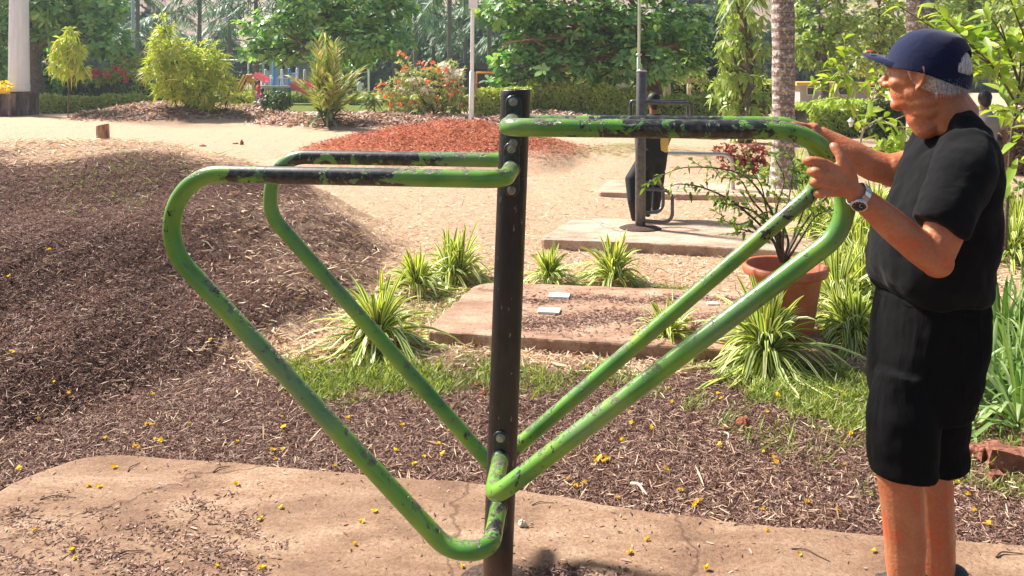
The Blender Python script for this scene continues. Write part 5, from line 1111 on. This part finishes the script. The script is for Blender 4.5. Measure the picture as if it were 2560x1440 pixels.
def clothmat(name, c, rough=.95, bmp=.006, sheen=.25, scale=9, st=(1, 1, 1)):
    m, nt, p = newmat(name); v = coords(nt, st); c = np.array(c)
    a = noise(nt, v, scale, 4, .55, 1.2); w_ = noise(nt, v, 260, 2, .5)
    nt.links.new(ramp(nt, w_, [(.3, tuple(c * .8)), (.7, tuple(c * 1.2))]), p.inputs['Base Color']); p.inputs['Roughness'].default_value = rough
    p.inputs['Sheen Weight'].default_value = sheen; p.inputs['Sheen Roughness'].default_value = .5; p.inputs['Specular IOR Level'].default_value = .15
    bump(nt, p, math_(nt, 'ADD', a, math_(nt, 'MULTIPLY', w_, .04)), bmp * 1.6); return m
M_tee = clothmat("black_cotton", (.0055, .0055, .0065), sheen=.04, scale=6, st=(1, 1, .7)); M_short = clothmat("black_short_fabric", (.003, .003, .0035), sheen=.0, st=(1.6, 1.6, .35), scale=9, bmp=.007)
M_capm = clothmat("navy_cotton", (.004, .008, .042), bmp=.002, sheen=.22, scale=16); M_hair = None
m, nt, p = newmat("grey_hair"); v = coords(nt, (1, 1, .3)); nt.links.new(ramp(nt, noise(nt, v, 160, 3, .6), [(.35, (.25, .22, .2)), (.65, (.75, .73, .72))]), p.inputs['Base Color']); p.inputs['Roughness'].default_value = .6; bump(nt, p, noise(nt, v, 160, 3), .004); M_hair = m
YB = 2.3
def px3(px, py, Y): return W(px, py, Y)
man = empty("person", (W(2300, 0, YB)[0], YB, .03), "elderly man in navy cap, black t-shirt and black shorts gripping the green bar", "person")
mb = MB()
K = YB / F
def ring(py, x0, x1, ry, Yc=YB, shrink=0.0): 
    a_, b_ = W(x0, py, Yc), W(x1, py, Yc); cx, rx = (a_[0] + b_[0]) / 2, (b_[0] - a_[0]) / 2
    t = np.linspace(0, 2 * PI, 90); ux = np.sign(np.cos(t)) * np.abs(np.cos(t)) ** (2 / 2.3); uy = np.sign(np.sin(t)) * np.abs(np.sin(t)) ** (2 / 2.3)
    for _ in range(12):
        q = CX + F * (cx + rx * ux) / (Yc + ry * uy); e0, e1 = (x0 - q.min()) * Yc / F, (x1 - q.max()) * Yc / F; cx += (e0 + e1) / 2; rx += (e1 - e0) / 2
    return (cx, Yc, a_[2], rx - shrink, ry - shrink)
TOR = [(735, 2196, 2474, .162), (715, 2178, 2484, .168), (690, 2166, 2489, .175), (655, 2165, 2492, .178), (610, 2176, 2497, .178), (560, 2195, 2502, .176), (510, 2216, 2507, .176), (460, 2234, 2510, .182), (415, 2250, 2511, .19), (375, 2266, 2506, .195), (345, 2284, 2495, .185), (322, 2292, 2478, .158), (303, 2304, 2458, .125), (288, 2314, 2440, .098), (276, 2324, 2428, .078)]
# body: torso core, neck, limbs in one surface
mb.loft([ring(a, b, c, d, YB, .016) for a, b, c, d in TOR], 32)
mb.tube([px3(2385, 300, YB), px3(2362, 262, YB), px3(2345, 232, YB), px3(2335, 205, YB)], [.078, .0735, .070, .066], 20, sq=(1.0, .88))
mb.tube([px3(2322, 322, YB), px3(2300, 292, YB + .01), px3(2290, 270, YB + .02)], [.040, .040, .036], 14)
# head
TH = R(45); hf = np.array((-math.cos(TH), math.sin(TH), 0)); hl = np.array((-math.sin(TH), -math.cos(TH), 0)); hu = np.array((0, 0, 1.))
tilt = R(3); hf, hu = hf * math.cos(tilt) + hu * -math.sin(tilt), hu * math.cos(tilt) + hf * math.sin(tilt)
HC = px3(2310, 180, YB); HM = np.column_stack([hf, hl, hu])
def hp(f_, l_, u_): return HC + HM @ np.array((f_, l_, u_))
def hell(c, r_, k=10): mb.ell(hp(*c), r_, rot=HM, n=20, k=k)
hell((-.020, 0, .028), (.098, .077, .088), 14)
hell((.030, 0, -.012), (.066, .064, .072), 12); hell((.034, 0, -.052), (.060, .055, .056)); hell((.028, 0, -.080), (.058, .050, .034)); hell((.073, 0, -.093), (.024, .028, .019)); hell((.0, 0, -.085), (.055, .056, .03))
hell((.082, 0, .019), (.016, .046, .010)); hell((.060, .036, -.028), (.028, .024, .022)); hell((.060, -.036, -.028), (.028, .024, .022))
hell((.083, 0, -.058), (.013, .024, .0065)); hell((.081, 0, -.069), (.013, .021, .0065)); hell((.078, 0, -.050), (.018, .022, .014))
mb.tube([hp(.088, 0, .016), hp(.102, 0, -.006), hp(.117, 0, -.024), hp(.112, 0, -.032)], [.009, .011, .014, .011], 12); hell((.101, .013, -.032), (.012, .009, .009)); hell((.101, -.013, -.032), (.012, .009, .009))
hell((.012, 0, -.085), (.058, .052, .036)); hell((.0, 0, -.112), (.052, .046, .03)); hell((.015, 0, -.055), (.062, .061, .05))
for sg in (1, -1):          # ears: helix rim, lobe, concha
    e = lambda f_, u_, o_=0: hp(f_ * 1.15 - .002, sg * (.0745 + o_), u_ * 1.15 - .008)
    mb.tube(spline([e(.006, -.012, .004), e(.010, .008, .006), e(.005, .022, .006), e(-.007, .029, .009), e(-.018, .025, .013), e(-.024, .010, .014), e(-.021, -.008, .011), e(-.012, -.026, .008), e(-.002, -.034, .005)], 4), .0056, 8)
    mb.tube(spline([e(.0, .016, .006), e(-.010, .018, .010), e(-.014, .004, .011), e(-.010, -.014, .007)], 4), .0042, 8)
    mb.ell(e(-.004, -.033, .004), (.0085, .005, .011), rot=HM); mb.ell(e(-.009, -.001, .003), (.0190, .0050, .032), rot=HM); mb.ell(e(.009, -.004, .003), (.005, .005, .008), rot=HM)
    mb.ell(hp(.078, sg * .031, .0), (.010, .014, .009), rot=HM)
# nearer arm
SH = px3(2412, 395, 2.13); EL_ = px3(2338, 648, 2.055)
mb.tube(spline([SH, px3(2395, 470, 2.09), px3(2362, 570, 2.06), EL_], 5), np.interp(np.linspace(0, 1, 16), [0, .35, .75, 1], [.062, .058, .048, .041]), 18)
mb.ell(EL_ + (.004, 0, -.008), (.042, .038, .040))
wr = px3(2150, 492, 2.0)
fp = spline([EL_ + (-.01, 0, .0), px3(2290, 612, 2.045), px3(2232, 563, 2.03), px3(2180, 518, 2.01), wr, px3(2132, 478, 1.995)], 5)
mb.tube(fp, np.interp(np.linspace(0, 1, len(fp)), [0, .18, .4, .65, .82, 1], [.040, .0455, .043, .034, .0275, .028]), 18, sq=(1, .86))
# hand (nearer, left hand): metacarpal fan, knuckles, curled fingers, thumb
def fan(wrist, mcps, r0, r1):
    for q in mcps: mb.tube(spline([wrist, wrist * .5 + q * .5 + (q - wrist) * 0, q], 4), np.linspace(r0, r1, 9), 12)
Yh = 1.985
MC = [px3(2070, 412, Yh), px3(2059, 433, Yh - .006), px3(2058, 456, Yh - .005), px3(2066, 480, Yh)]
fan(px3(2130, 470, 1.99), MC, .021, .0135)
mb.ell(px3(2094, 448, 1.992), (.042, .017, .040), rot=np.array(Matrix.Rotation(R(-30), 3, 'Y')))
mb.ell(px3(2108, 425, 1.992), (.022, .018, .026))
FG = [[(2070, 412, Yh), (2044, 403, Yh - .004), (2021, 400, Yh + .004), (2016, 404, Yh + .03), (2030, 410, Yh + .062)],
      [(2059, 433, Yh - .006), (2042, 429, Yh - .014), (2031, 428, Yh - .004), (2026, 431, Yh + .025), (2040, 437, Yh + .060)],
      [(2058, 456, Yh - .005), (2044, 454, Yh - .012), (2035, 455, Yh - .002), (2032, 458, Yh + .025), (2046, 463, Yh + .058)],
      [(2066, 480, Yh), (2052, 482, Yh - .006), (2044, 485, Yh + .004), (2043, 487, Yh + .028), (2056, 490, Yh + .050)]]
FR = [(.0125, .0105, .0090), (.0128, .0108, .0092), (.0122, .0102, .0088), (.0112, .0092, .0078)]
for pl, rr_ in zip(FG, FR):
    sp_ = spline([px3(*q) for q in pl], 5); mb.tube(sp_, np.interp(np.linspace(0, 1, len(sp_)), [0, .2, .45, 1], [rr_[0], rr_[0] * .95, rr_[1], rr_[2]]), 12)
    mb.ell(px3(*pl[2]) + (.003, .0, 0), (rr_[1] * 1.08,) * 3)
tp_ = spline([px3(2128, 452, 1.992), px3(2114, 418, 1.985), px3(2103, 392, 1.985), px3(2090, 372, 1.995), px3(2081, 362, 2.004)], 5)
mb.tube(tp_, np.interp(np.linspace(0, 1, len(tp_)), [0, .3, .6, .85, 1], [.019, .0175, .013, .0125, .0095]), 12)
# farther arm and hand
SH2 = px3(2385, 375, 2.47); EL2 = px3(2225, 424, 2.52)
mb.tube(spline([SH2, px3(2320, 400, 2.50), px3(2268, 418, 2.52), EL2], 5), np.interp(np.linspace(0, 1, 16), [0, .4, 1], [.060, .056, .049]), 18)
fp2 = spline([EL2 + (.01, 0, -.002), px3(2180, 413, 2.535), px3(2130, 384, 2.55), px3(2085, 358, 2.57), px3(2048, 338, 2.585)], 5)
mb.tube(fp2, np.interp(np.linspace(0, 1, len(fp2)), [0, .25, .5, .8, 1], [.050, .050, .044, .034, .031]), 18, sq=(1, .9)); mb.ell(EL2 + (.002, 0, -.01), (.047, .042, .044))
Y2_ = 2.60
M2 = [px3(2006, 316, Y2_ - .030), px3(2000, 314, Y2_ - .008), px3(1999, 314, Y2_ + .014), px3(2002, 316, Y2_ + .036)]
fan(px3(2046, 334, 2.59), M2, .022, .0135); mb.ell(px3(2022, 322, 2.595), (.034, .036, .017), rot=np.array(Matrix.Rotation(R(-25), 3, 'Y')))
for q, (dx, dy) in enumerate([(0, -.030), (-3, -.008), (-3, .014), (0, .036)]):
    sp_ = spline([M2[q], px3(1982 + dx, 312, Y2_ + dy), px3(1966 + dx, 319, Y2_ + dy), px3(1962 + dx, 334, Y2_ + dy), px3(1972 + dx, 345, Y2_ + dy)], 5); mb.tube(sp_, np.linspace(.0122, .0085, len(sp_)), 12)
mb.tube(spline([px3(2034, 334, Y2_ - .03), px3(2012, 337, Y2_ - .055), px3(1993, 342, Y2_ - .048)], 6), np.linspace(.017, .010, 13), 12)
# legs
def leg(x0, Yc, s):
    pts = [px3(x0 + 30, 900, Yc + .04), px3(x0 + 10, 1010, Yc + .015), px3(x0 - 2, 1130, Yc), px3(x0, 1200, Yc), px3(x0 + 8, 1300, Yc + .0), px3(x0 + 14, 1440, Yc + .005)]
    a = W(x0 + 20, 1440, Yc + .005); k = np.array((a[0] + .012, Yc + .01, .16)); an = np.array((a[0] + .018, Yc + .012, .105))
    sp_ = spline(pts + [k, an], 5); mb.tube(sp_, np.interp(np.linspace(0, 1, len(sp_)), [0, .15, .3, .43, .55, .72, .9, 1], [.055, .066, .070, .070, .066, .057, .040, .038]) * s, 20, sq=(1, 1.0))
    mb.ell(px3(x0 - 22, 1196, Yc), (.038, .042, .048)); mb.ell(px3(x0 + 30, 1345, Yc), (.034, .045, .10)); mb.ell(px3(x0 - 12, 1238, Yc), (.032, .034, .03))
    f0 = np.array((an[0] + .03, an[1], .062)); f1 = np.array((an[0] - .15, an[1] - .01, .055)); mb.tube([f0, f0 * .5 + f1 * .5 + (0, 0, .012), f1], [.036, .040, .03], 14, sq=(.8, 1.1)); return an
A1 = leg(2251, 2.2, .85); A2 = leg(2326, 2.44, .90)
body = mb.build("body", M_skin, man); remesh(body, .0036, 5, .5)
# shirt
mb = MB(); mb.loft([ring(a, b, c, d) for a, b, c, d in TOR], 40)
mb.tube(spline([px3(2420, 372, 2.17), px3(2404, 440, 2.10), px3(2372, 520, 2.065), px3(2349, 568, 2.055)], 5), np.interp(np.linspace(0, 1, 16), [0, .3, .7, 1], [.074, .078, .070, .066]), 22, sq=(1.0, 1.0), cap=False)
s_ = mb.n - 22 * 16; mb.f.setdefault((22, 0), []).append(np.array([list(range(s_ + 21, s_ - 1, -1)), list(range(s_ + 15 * 22, s_ + 16 * 22))]))
mb.tube(spline([px3(2375, 365, 2.44), px3(2320, 388, 2.50), px3(2272, 402, 2.52)], 5), np.interp(np.linspace(0, 1, 11), [0, .5, 1], [.075, .070, .066]), 22, cap=False)
s_ = mb.n - 22 * 11; mb.f.setdefault((22, 0), []).append(np.array([list(range(s_ + 21, s_ - 1, -1)), list(range(s_ + 10 * 22, s_ + 11 * 22))]))
tee = mb.build("t_shirt", M_tee, man); remesh(tee, .007, 3, .6)
tx = bpy.data.textures.new("folds", 'CLOUDS'); tx.noise_scale = .11; tx.noise_depth = 2
e2 = bpy.data.objects.new("fold_direction", None); 
md = tee.modifiers.new("folds", 'DISPLACE'); md.texture = tx; md.strength = .026; md.mid_level = .5; md.texture_coords = 'GLOBAL'
tx2 = bpy.data.textures.new("fine_folds", 'MARBLE'); tx2.noise_scale = .14; tx2.turbulence = 7; md = tee.modifiers.new("fine", 'DISPLACE'); md.texture = tx2; md.strength = .010; md.mid_level = .5; md.texture_coords = 'GLOBAL'
# shorts
mb = MB()
mb.loft([ring(1010, 2168, 2440, .155), ring(960, 2166, 2452, .165), ring(900, 2166, 2468, .17), ring(850, 2168, 2480, .172), ring(800, 2176, 2484, .168), ring(760, 2186, 2483, .162), ring(742, 2190, 2480, .158), ring(725, 2194, 2474, .15)], 36)
def sleg(p, r_, sqx): mb.tube([px3(*q) for q in p], r_, 26, cap=False, sq=sqx); s = mb.n - 26 * len(p); mb.f.setdefault((26, 0), []).append(np.array([list(range(s + 25, s - 1, -1)), list(range(s + 26 * (len(p) - 1), s + 26 * len(p)))]))
sleg([(2262, 930, 2.225), (2257, 1040, 2.215), (2256, 1110, 2.21), (2259, 1184, 2.205)], [.080, .098, .096, .090], (1.0, .95))
sleg([(2345, 930, 2.40), (2335, 1040, 2.42), (2330, 1100, 2.43), (2334, 1140, 2.43), (2336, 1160, 2.43)], [.085, .106, .105, .104, .102], (1.0, .95))
sh = mb.build("shorts", M_short, man); remesh(sh, .007, 3, .6)
md = sh.modifiers.new("folds", 'DISPLACE'); md.texture = tx; md.strength = .022; md.mid_level = .5; md.texture_coords = 'GLOBAL'
MB().loft([ring(748, 2190, 2481, .160), ring(732, 2193, 2477, .158)], 36).build("waistband", M_short, sh)
# cap
cap_tilt = R(-13)
cf_, cu_ = hf * math.cos(cap_tilt) - hu * math.sin(cap_tilt) * -1, None
cf_ = hf * math.cos(cap_tilt) - hu * math.sin(cap_tilt); cu_ = hu * math.cos(cap_tilt) + hf * math.sin(cap_tilt)
CM = np.column_stack([cf_, hl, cu_]); CC = hp(-.012, 0, .030)
def cp_(f_, l_, u_): return CC + CM @ np.array((f_, l_, u_))
nA, nE = 72, 26; V = []
for e_ in range(nE):
    t = e_ / (nE - 1); th = t * PI / 2
    for a_ in range(nA):
        ph = a_ / nA * 2 * PI; c_ = math.cos(ph); s2 = math.sin(ph)
        rf = (.109 if c_ > 0 else .118); drop = -.030 - (.030 * max(0, -c_) ** 1.5)
        z_ = drop + (.091 - drop) * math.sin(th) ** .95; rr_ = math.cos(th) ** (.62 + .25 * max(0, c_))
        dome = 1 + .012 * math.sin(6 * ph) * math.sin(2 * th)
        V.append(cp_(rf * rr_ * c_ * dome - .006 * t, .0915 * rr_ * s2 * dome, z_))
Fq = []
for e_ in range(nE - 1):
    for a_ in range(nA):
        ph = (a_ + .5) / nA * 360; dd = abs(ph - 180)
        if dd < 34 and 4 <= e_ <= 4 + int(7.5 * math.sqrt(max(0, 1 - (dd / 34) ** 2))): continue
        b_ = (a_ + 1) % nA; Fq.append((e_ * nA + a_, e_ * nA + b_, (e_ + 1) * nA + b_, (e_ + 1) * nA + a_))
capo = np_mesh("cap", np.array(V), [Fq], M_capm, man); so = capo.modifiers.new("s", 'SOLIDIFY'); so.thickness = .003; so.offset = 1; sb = capo.modifiers.new("b", 'SUBSURF'); sb.levels = sb.render_levels = 1
V, Fq = [], []; nb, nr_ = 25, 9
for i_ in range(nb):
    a_ = R(-66 + 132 * i_ / (nb - 1))
    for j_ in range(nr_):
        t = j_ / (nr_ - 1); ext = .072 * max(0, math.cos(a_ * 1.25)) ** .75 * t
        rb = np.array((.113 * math.cos(a_), .089 * math.sin(a_)))
        q = rb + np.array((ext, rb[1] * .0))
        V.append(cp_(q[0], q[1] * (1 - .1 * t), -.026 + .010 * t - .30 * (q[1] ** 2) / .089 * (.4 + .6 * t) - .012 * t * t + .02))
for i_ in range(nb - 1):
    for j_ in range(nr_ - 1): Fq.append((i_ * nr_ + j_, i_ * nr_ + j_ + 1, (i_ + 1) * nr_ + j_ + 1, (i_ + 1) * nr_ + j_))
br = np_mesh("brim", np.array(V), [Fq], M_capm, capo); so = br.modifiers.new("s", 'SOLIDIFY'); so.thickness = .005; so.offset = 0; sb = br.modifiers.new("b", 'SUBSURF'); sb.levels = sb.render_levels = 1
MB().ell(cp_(.150, .040, .004), (.011, .006, .003), rot=CM).build("red_patch", simple("red_embroidery", (.7, .05, .08), .8), br)
MB().ell(cp_(-.006, 0, .093), (.008, .008, .004), rot=CM).build("cap_button", M_capm, capo)
# hair: fringe under the cap and what shows in the cap's back opening
mb = MB(); 
for (c, r_) in [((-.030, 0, .012), (.0935, .0795, .085)), ((-.05, 0, -.025), (.060, .0715, .042))]: mb.ell(hp(*c), r_, rot=HM, n=28, k=18)
hr = mb.build("hair", M_hair, man); remesh(hr, .005, 2)
rr = np.random.default_rng(2); n = 900; ph = rr.uniform(R(95), R(265), n); uu = rr.uniform(-.058, -.006, n)
P = np.array([hp(-.045 + .066 * math.cos(a_), .0735 * math.sin(a_) * 1.0, u_) for a_, u_ in zip(ph, uu)]); O = np.array([HM @ np.array((math.cos(a_), math.sin(a_), 0)) for a_ in ph])
V, Q, U = ribbons(P, O * .35 + rr.normal(size=(n, 3)) * .25 - hu, O, .018, .0013, ((0, 1), (.5, .8), (1, .2)), .1); np_mesh("hair_strands", V, [Q], M_hair, hr, uv=U)
# eyes
for sg in (1, -1):
    o = MB().ell(hp(.0835, sg * .031, .001), (.0075, .0095, .0065), rot=HM).build("eye", simple("eye_white", (.6, .55, .5), .2) if sg > 0 else bpy.data.materials["eye_white"], man); MB().ell(hp(.0895, sg * .031, .001), (.0025, .004, .004), rot=HM).build("iris", bpy.data.materials.get("dark_iris") or simple("dark_iris", (.03, .02, .015), .1), o)
    MB().tube(spline([hp(.092, sg * .014, .017), hp(.094, sg * .03, .022), hp(.083, sg * .046, .018)], 5), .0028, 6).build("eyebrow", M_hair, man)
# watch on the nearer wrist
wd = nrm(fp[-6] - fp[-1]); wc = px3(2147, 489, 2.001); e1 = nrm(np.cross(wd, (0, -1, 0))); e2_ = np.cross(wd, e1)
M_steel = simple("bright_steel", (.68, .68, .68), .22, .9, .05, 40); M_dial = simple("black_dial", (.012, .012, .015), .12)
wt = bpy.data.objects.new("wristwatch", None); link(wt, man)
mb = MB(); nl_ = 16
for k in range(nl_):
    a_ = 2 * PI * k / nl_; ctr = wc + e1 * .0315 * math.cos(a_) + e2_ * .0285 * math.sin(a_); ou = nrm(e1 * math.cos(a_) + e2_ * math.sin(a_)); ta = np.cross(wd, ou)
    mb.box(ctr, (.0115, .019, .0034), np.column_stack([ta, wd, ou]))
o = mb.build("bracelet", M_steel, wt, smooth=False); bv = o.modifiers.new("b", 'BEVEL'); bv.width = .0008
# dial faces down-left toward the camera
dn = nrm(np.array((-.30, -.72, -.62))); dn = nrm(dn - wd * dn.dot(wd)); t1 = wd; t2 = np.cross(dn, t1); DM = np.column_stack([t1, t2, dn]); dc = wc + dn * .0315
ca = MB().lathe(dc, [(.0185, -.005), (.0205, -.002), (.0205, .003), (.0190, .0055), (.0172, .0058), (.0168, .0045)], 28, R3=DM).build("watch_case", M_steel, wt); MB().lathe(dc, [(.0168, .002), (.0168, .0046)], 28, R3=DM).build("dial", M_dial, ca, smooth=False)
mb = MB()
for k in range(12): a_ = k * PI / 6; mb.box(dc + DM @ np.array((math.cos(a_) * .0138, math.sin(a_) * .0138, .005)), (.0038, .0009, .0004), DM @ np.array(Matrix.Rotation(a_, 3, 'Z')))
mb.build("hour_marks", M_steel, ca, smooth=False); mb = MB()
for a_, L_ in ((2.2, .011), (.4, .008)): mb.box(dc + DM @ np.array((math.cos(a_) * L_ / 2, math.sin(a_) * L_ / 2, .0053)), (L_, .0012, .0004), DM @ np.array(Matrix.Rotation(a_, 3, 'Z')))
mb.build("watch_hands", M_steel, ca, smooth=False)
M_shoe = simple("dark_shoe", (.03, .03, .03), .6)
for a_ in (A1, A2):
    mb = MB(); mb.tube([np.array((a_[0] + .045, a_[1], .065)), np.array((a_[0] - .03, a_[1], .07)), np.array((a_[0] - .14, a_[1] - .01, .058)), np.array((a_[0] - .18, a_[1] - .012, .05))], [.043, .047, .043, .03], 18, sq=(.72, 1.08)); mb.box((a_[0] - .06, a_[1] - .005, .04), (.27, .085, .018))
    o = mb.build("shoe", M_shoe, man); remesh(o, .006, 2)
# ---------------------------------------------------------------- background people
def cm(name, c, rough=.85): return bpy.data.materials.get(name) or simple(name, c, rough, 0, .12, 8)
M_skb = cm("brown_skin", (.26, .12, .07), .6); M_blk = cm("black_hair", (.012, .01, .01), .6)
def figure(base, h, yaw, label, top, bot, pose="stand", hairm=None, group="people in the park", vox=None, arms=(0.2, 0.2), shoes=None, legs=(0, 0), top2=None):
    """base on the ground; unit figure 1.0 high, x = forward"""
    root = empty("person", base, label, "person", group); c, s = math.cos(yaw), math.sin(yaw); b = np.array(base, float)
    def T(x, y, z): return b + h * np.array((x * c - y * s, x * s + y * c, z))
    vox = vox or h * .012; sit = pose == "sit"; hz = .10 if sit else .52; dz = hz - .52
    sk = MB(); sk.tube([T(-.005, 0, .80 + dz), T(.0, 0, .86 + dz), T(.005, 0, .90 + dz)], [h * .036, h * .034, h * .034], 10); sk.ell(T(.012, 0, .935 + dz), (h * .052, h * .046, h * .064)); sk.ell(T(.06, 0, .925 + dz), (h * .012,) * 3)
    lg = MB(); tp2 = MB(); sl_ = MB()
    tp2.tube([T(0, 0, .50 + dz), T(0, 0, .62 + dz), T(-.003, 0, .74 + dz), T(-.005, 0, .80 + dz)], [h * .085, h * .082, h * .098, h * .066], 18, sq=(1.15, .80), up=(-s, c, 0))
    for i_, sd in enumerate((1, -1)):
        sw_ = arms[i_]; sh_ = T(0, sd * .115, .785 + dz); el_ = T(math.sin(sw_) * .15 - .01, sd * .145, .785 + dz - .16 * math.cos(sw_)); wr_ = T(math.sin(sw_ * 1.8) * .15 + math.sin(sw_) * .15, sd * .14, .785 + dz - .16 * math.cos(sw_) - .14 * math.cos(sw_ * 1.8))
        tp2.tube([sh_, sh_ * .4 + el_ * .6], [h * .036, h * .032], 10); sk.tube([sh_ * .5 + el_ * .5, el_, wr_], [h * .024, h * .022, h * .016], 9); d = nrm(wr_ - el_)
        sk.ell(wr_ + d * h * .03, (h * .018, h * .016, h * .030)); [sk.tube([wr_ + d * h * .04 + T(0, q * .008, 0) - T(0, 0, 0), wr_ + d * h * .085 + T(0, q * .010, 0) - T(0, 0, 0)], h * .006, 6) for q in (-1.5, -.5, .5, 1.5)]
        if sit: lg.tube([T(0, sd * .05, .09), T(.20, sd * .09, .15), T(.30, sd * .07, .03)], [h * .062, h * .05, h * .035], 12); fx = .30; fz = .02
        else:
            fx = legs[i_]; lg.tube([T(0, sd * .048, .53), T(fx * .35 + .01, sd * .055, .28), T(fx, sd * .055, .045)], [h * .072, h * .050, h * .036], 14); fz = .02
        sl_.tube([T(fx - .02, sd * .055, fz), T(fx + .09, sd * .06, fz - .003)], [h * .024, h * .02], 10, sq=(.8, 1.2))
    if not sit: lg.tube([T(0, 0, .54), T(0, 0, .47)], [h * .085, h * .082], 16, sq=(1.12, .8), up=(-s, c, 0))
    remesh(sk.build("body", M_skb, root), vox, 2); o = remesh(tp2.build("shirt", top, root), vox * 1.1, 2); remesh(lg.build("trousers", bot, root), vox * 1.1, 2); remesh(sl_.build("shoes", shoes or cm("dark_shoes", (.03, .028, .025)), root), vox, 1)
    hm = MB(); hm.ell(T(-.008, 0, .952 + dz), (h * .056, h * .051, h * .056)); hm.ell(T(-.025, 0, .918 + dz), (h * .040, h * .048, h * .055)); remesh(hm.build("hair", hairm or M_blk, root), vox, 1)
    return root, T
YBOY = 8.45; bb = W(1634, 556, YBOY); boy_h = H - (233 - HY) * YBOY / F - .09
bo, TB = figure((bb[0] + .0, YBOY, .09), boy_h, R(98), "boy in yellow and black t-shirt and black trousers behind the grey post", cm("black_tee", (.014, .014, .016)), cm("black_trousers", (.016, .016, .02)), arms=(-.05, .35), legs=(.0, .12), group=None)
mb = MB(); mb.tube([TB(-.012, -.062, .53), TB(-.014, -.064, .63), TB(-.014, -.07, .74)], [.070, .074, .066], 14, sq=(1, 1)); o = mb.build("yellow_panel", cm("yellow_panel", (.70, .46, .12)), bo); remesh(o, .02, 2)
mb = MB(); mb.tube([TB(.0, .05, .50), W(1578, 450, YBOY - .2), W(1583, 500, YBOY - .25), W(1590, 548, YBOY - .2)], [.085, .07, .062, .05], 14); remesh(mb.build("bent_leg", cm("black_trousers", (.02, .02, .02)), bo), .016, 2)
remesh(MB().tube([W(1592, 560, YBOY - .22), W(1564, 563, YBOY - .3)], [.04, .032], 12, sq=(.8, 1.2)).build("bare_foot", M_skb, bo), .012, 2)
gx = W(2462, 0, 9.4)[0]; figure((gx, 9.4, gz(gx, 9.4)), 1.40, R(80), "person with dark hair in grey shirt seen from behind, right of the man", cm("grey_shirt", (.36, .30, .30)), cm("dark_trousers", (.05, .05, .06)), arms=(.1, -.1), group=None)
pp = [(2030, 41, 1.18 * 1.0, 238, R(200), "person in black and white striped shirt between the palm trunks", "striped", (.75, .75, .72), (.1, .1, .12), "stand"),
      (1240, 42, 0, 212, R(120), "woman in bright blue shirt with long dark hair left of the post top", "b", (.03, .35, .72), (.02, .02, .03), "stand"),
      (1213, 41, 0, 238, R(170), "person in pale pink sitting beside the woman in blue", "p", (.85, .5, .48), (.8, .5, .5), "sit"),
      (1158, 42, 0, 205, R(200), "person in red top behind the flowering shrub", "r", (.75, .04, .05), (.1, .05, .06), "stand"),
      (1126, 43, 0, 212, R(180), "second person in red, partly hidden by the flowering shrub", "r2", (.7, .05, .06), (.08, .05, .06), "stand"),
      (1360, 36, 0, 232, R(150), "person in white shirt sitting on the grass right of the post top", "w", (.75, .74, .68), (.3, .28, .25), "sit"),
      (646, 39, 0, 200, R(200), "child in red top standing by the play structure", "cr", (.8, .05, .04), (.5, .1, .3), "stand"),
      (655, 38, 0, 220, R(160), "small child in magenta sitting at the foot of the play structure", "cm", (.7, .04, .35), (.7, .6, .6), "sit"),
      (699, 41.5, 0, 190, R(190), "child in pale clothes on the play structure's deck", "cw", (.65, .68, .75), (.2, .25, .5), "stand"),
      (899, 45, 0, 194, R(90), "tiny person in white sitting on the far bench", "fw", (.9, .9, .9), (.15, .15, .18), "sit"),
      (1645, 40, 0, 217, R(140), "person with white cap sitting left of the grey trunk", "c1", (.4, .42, .42), (.05, .05, .05), "sit"),
      (1668, 40, 0, 217, R(60), "person with white cap sitting in front of the grey trunk", "c2", (.3, .32, .32), (.05, .05, .05), "sit"),
      (1712, 30, 0, 228, R(30), "dark clothed person in the shade behind the hand loops", "c3", (.03, .03, .035), (.03, .03, .03), "stand")]
for (px, Y, _, ytop, yaw, lb, nm, tc, bc, ps_) in pp:
    zt_ = H - (ytop - HY) * Y / F; x = (px - CX) / F * Y
    if "deck" in lb: z0 = 1.0; h_ = zt_ - z0 + .1
    elif ps_ == "sit": h_ = max(1.0, min(1.65, zt_ / .585)) if "tiny" not in lb else 1.5; z0 = max(zt_ - .58 * h_, 0) if zt_ > .58 * h_ else 0
    else: z0 = 0; h_ = zt_
    if ps_ == "sit" and z0 > .1 and "bench" not in lb and "cap" not in lb: h_ = zt_ / .585; z0 = 0
    mt = cm(nm + "_cloth", tc)
    if nm == "striped":
        mt, nt, p = newmat("striped_cloth"); wv = N(nt, 'ShaderNodeTexWave', {'Vector': coords(nt), 'Scale': 2.2}, bands_direction='Z'); nt.links.new(ramp(nt, wv.outputs[0], [(.45, (.05, .08, .07)), (.55, (.8, .8, .78))]), p.inputs['Base Color'])
    figure((x, Y, z0), h_, yaw, lb, mt, cm(nm + "_lower", bc), ps_, hairm=cm("white_cap", (.85, .85, .85)) if "white cap" in lb else None, arms=(.4, .7))
# ---------------------------------------------------------------- haze
m = bpy.data.materials.new("haze"); m.use_nodes = True; nt = m.node_tree; nt.nodes.clear()
vo = nt.nodes.new('ShaderNodeVolumePrincipled'); vo.inputs['Color'].default_value = (.82, .90, 1, 1); vo.inputs['Density'].default_value = .0009; vo.inputs['Anisotropy'].default_value = .2
om = nt.nodes.new('ShaderNodeOutputMaterial'); nt.links.new(vo.outputs[0], om.inputs['Volume'])
hz = MB().box((0, 112, 12), (680, 256, 27.6)).build("haze", m, smooth=False); tag(hz, "pale bluish haze over the far grove", "haze", None, "stuff")
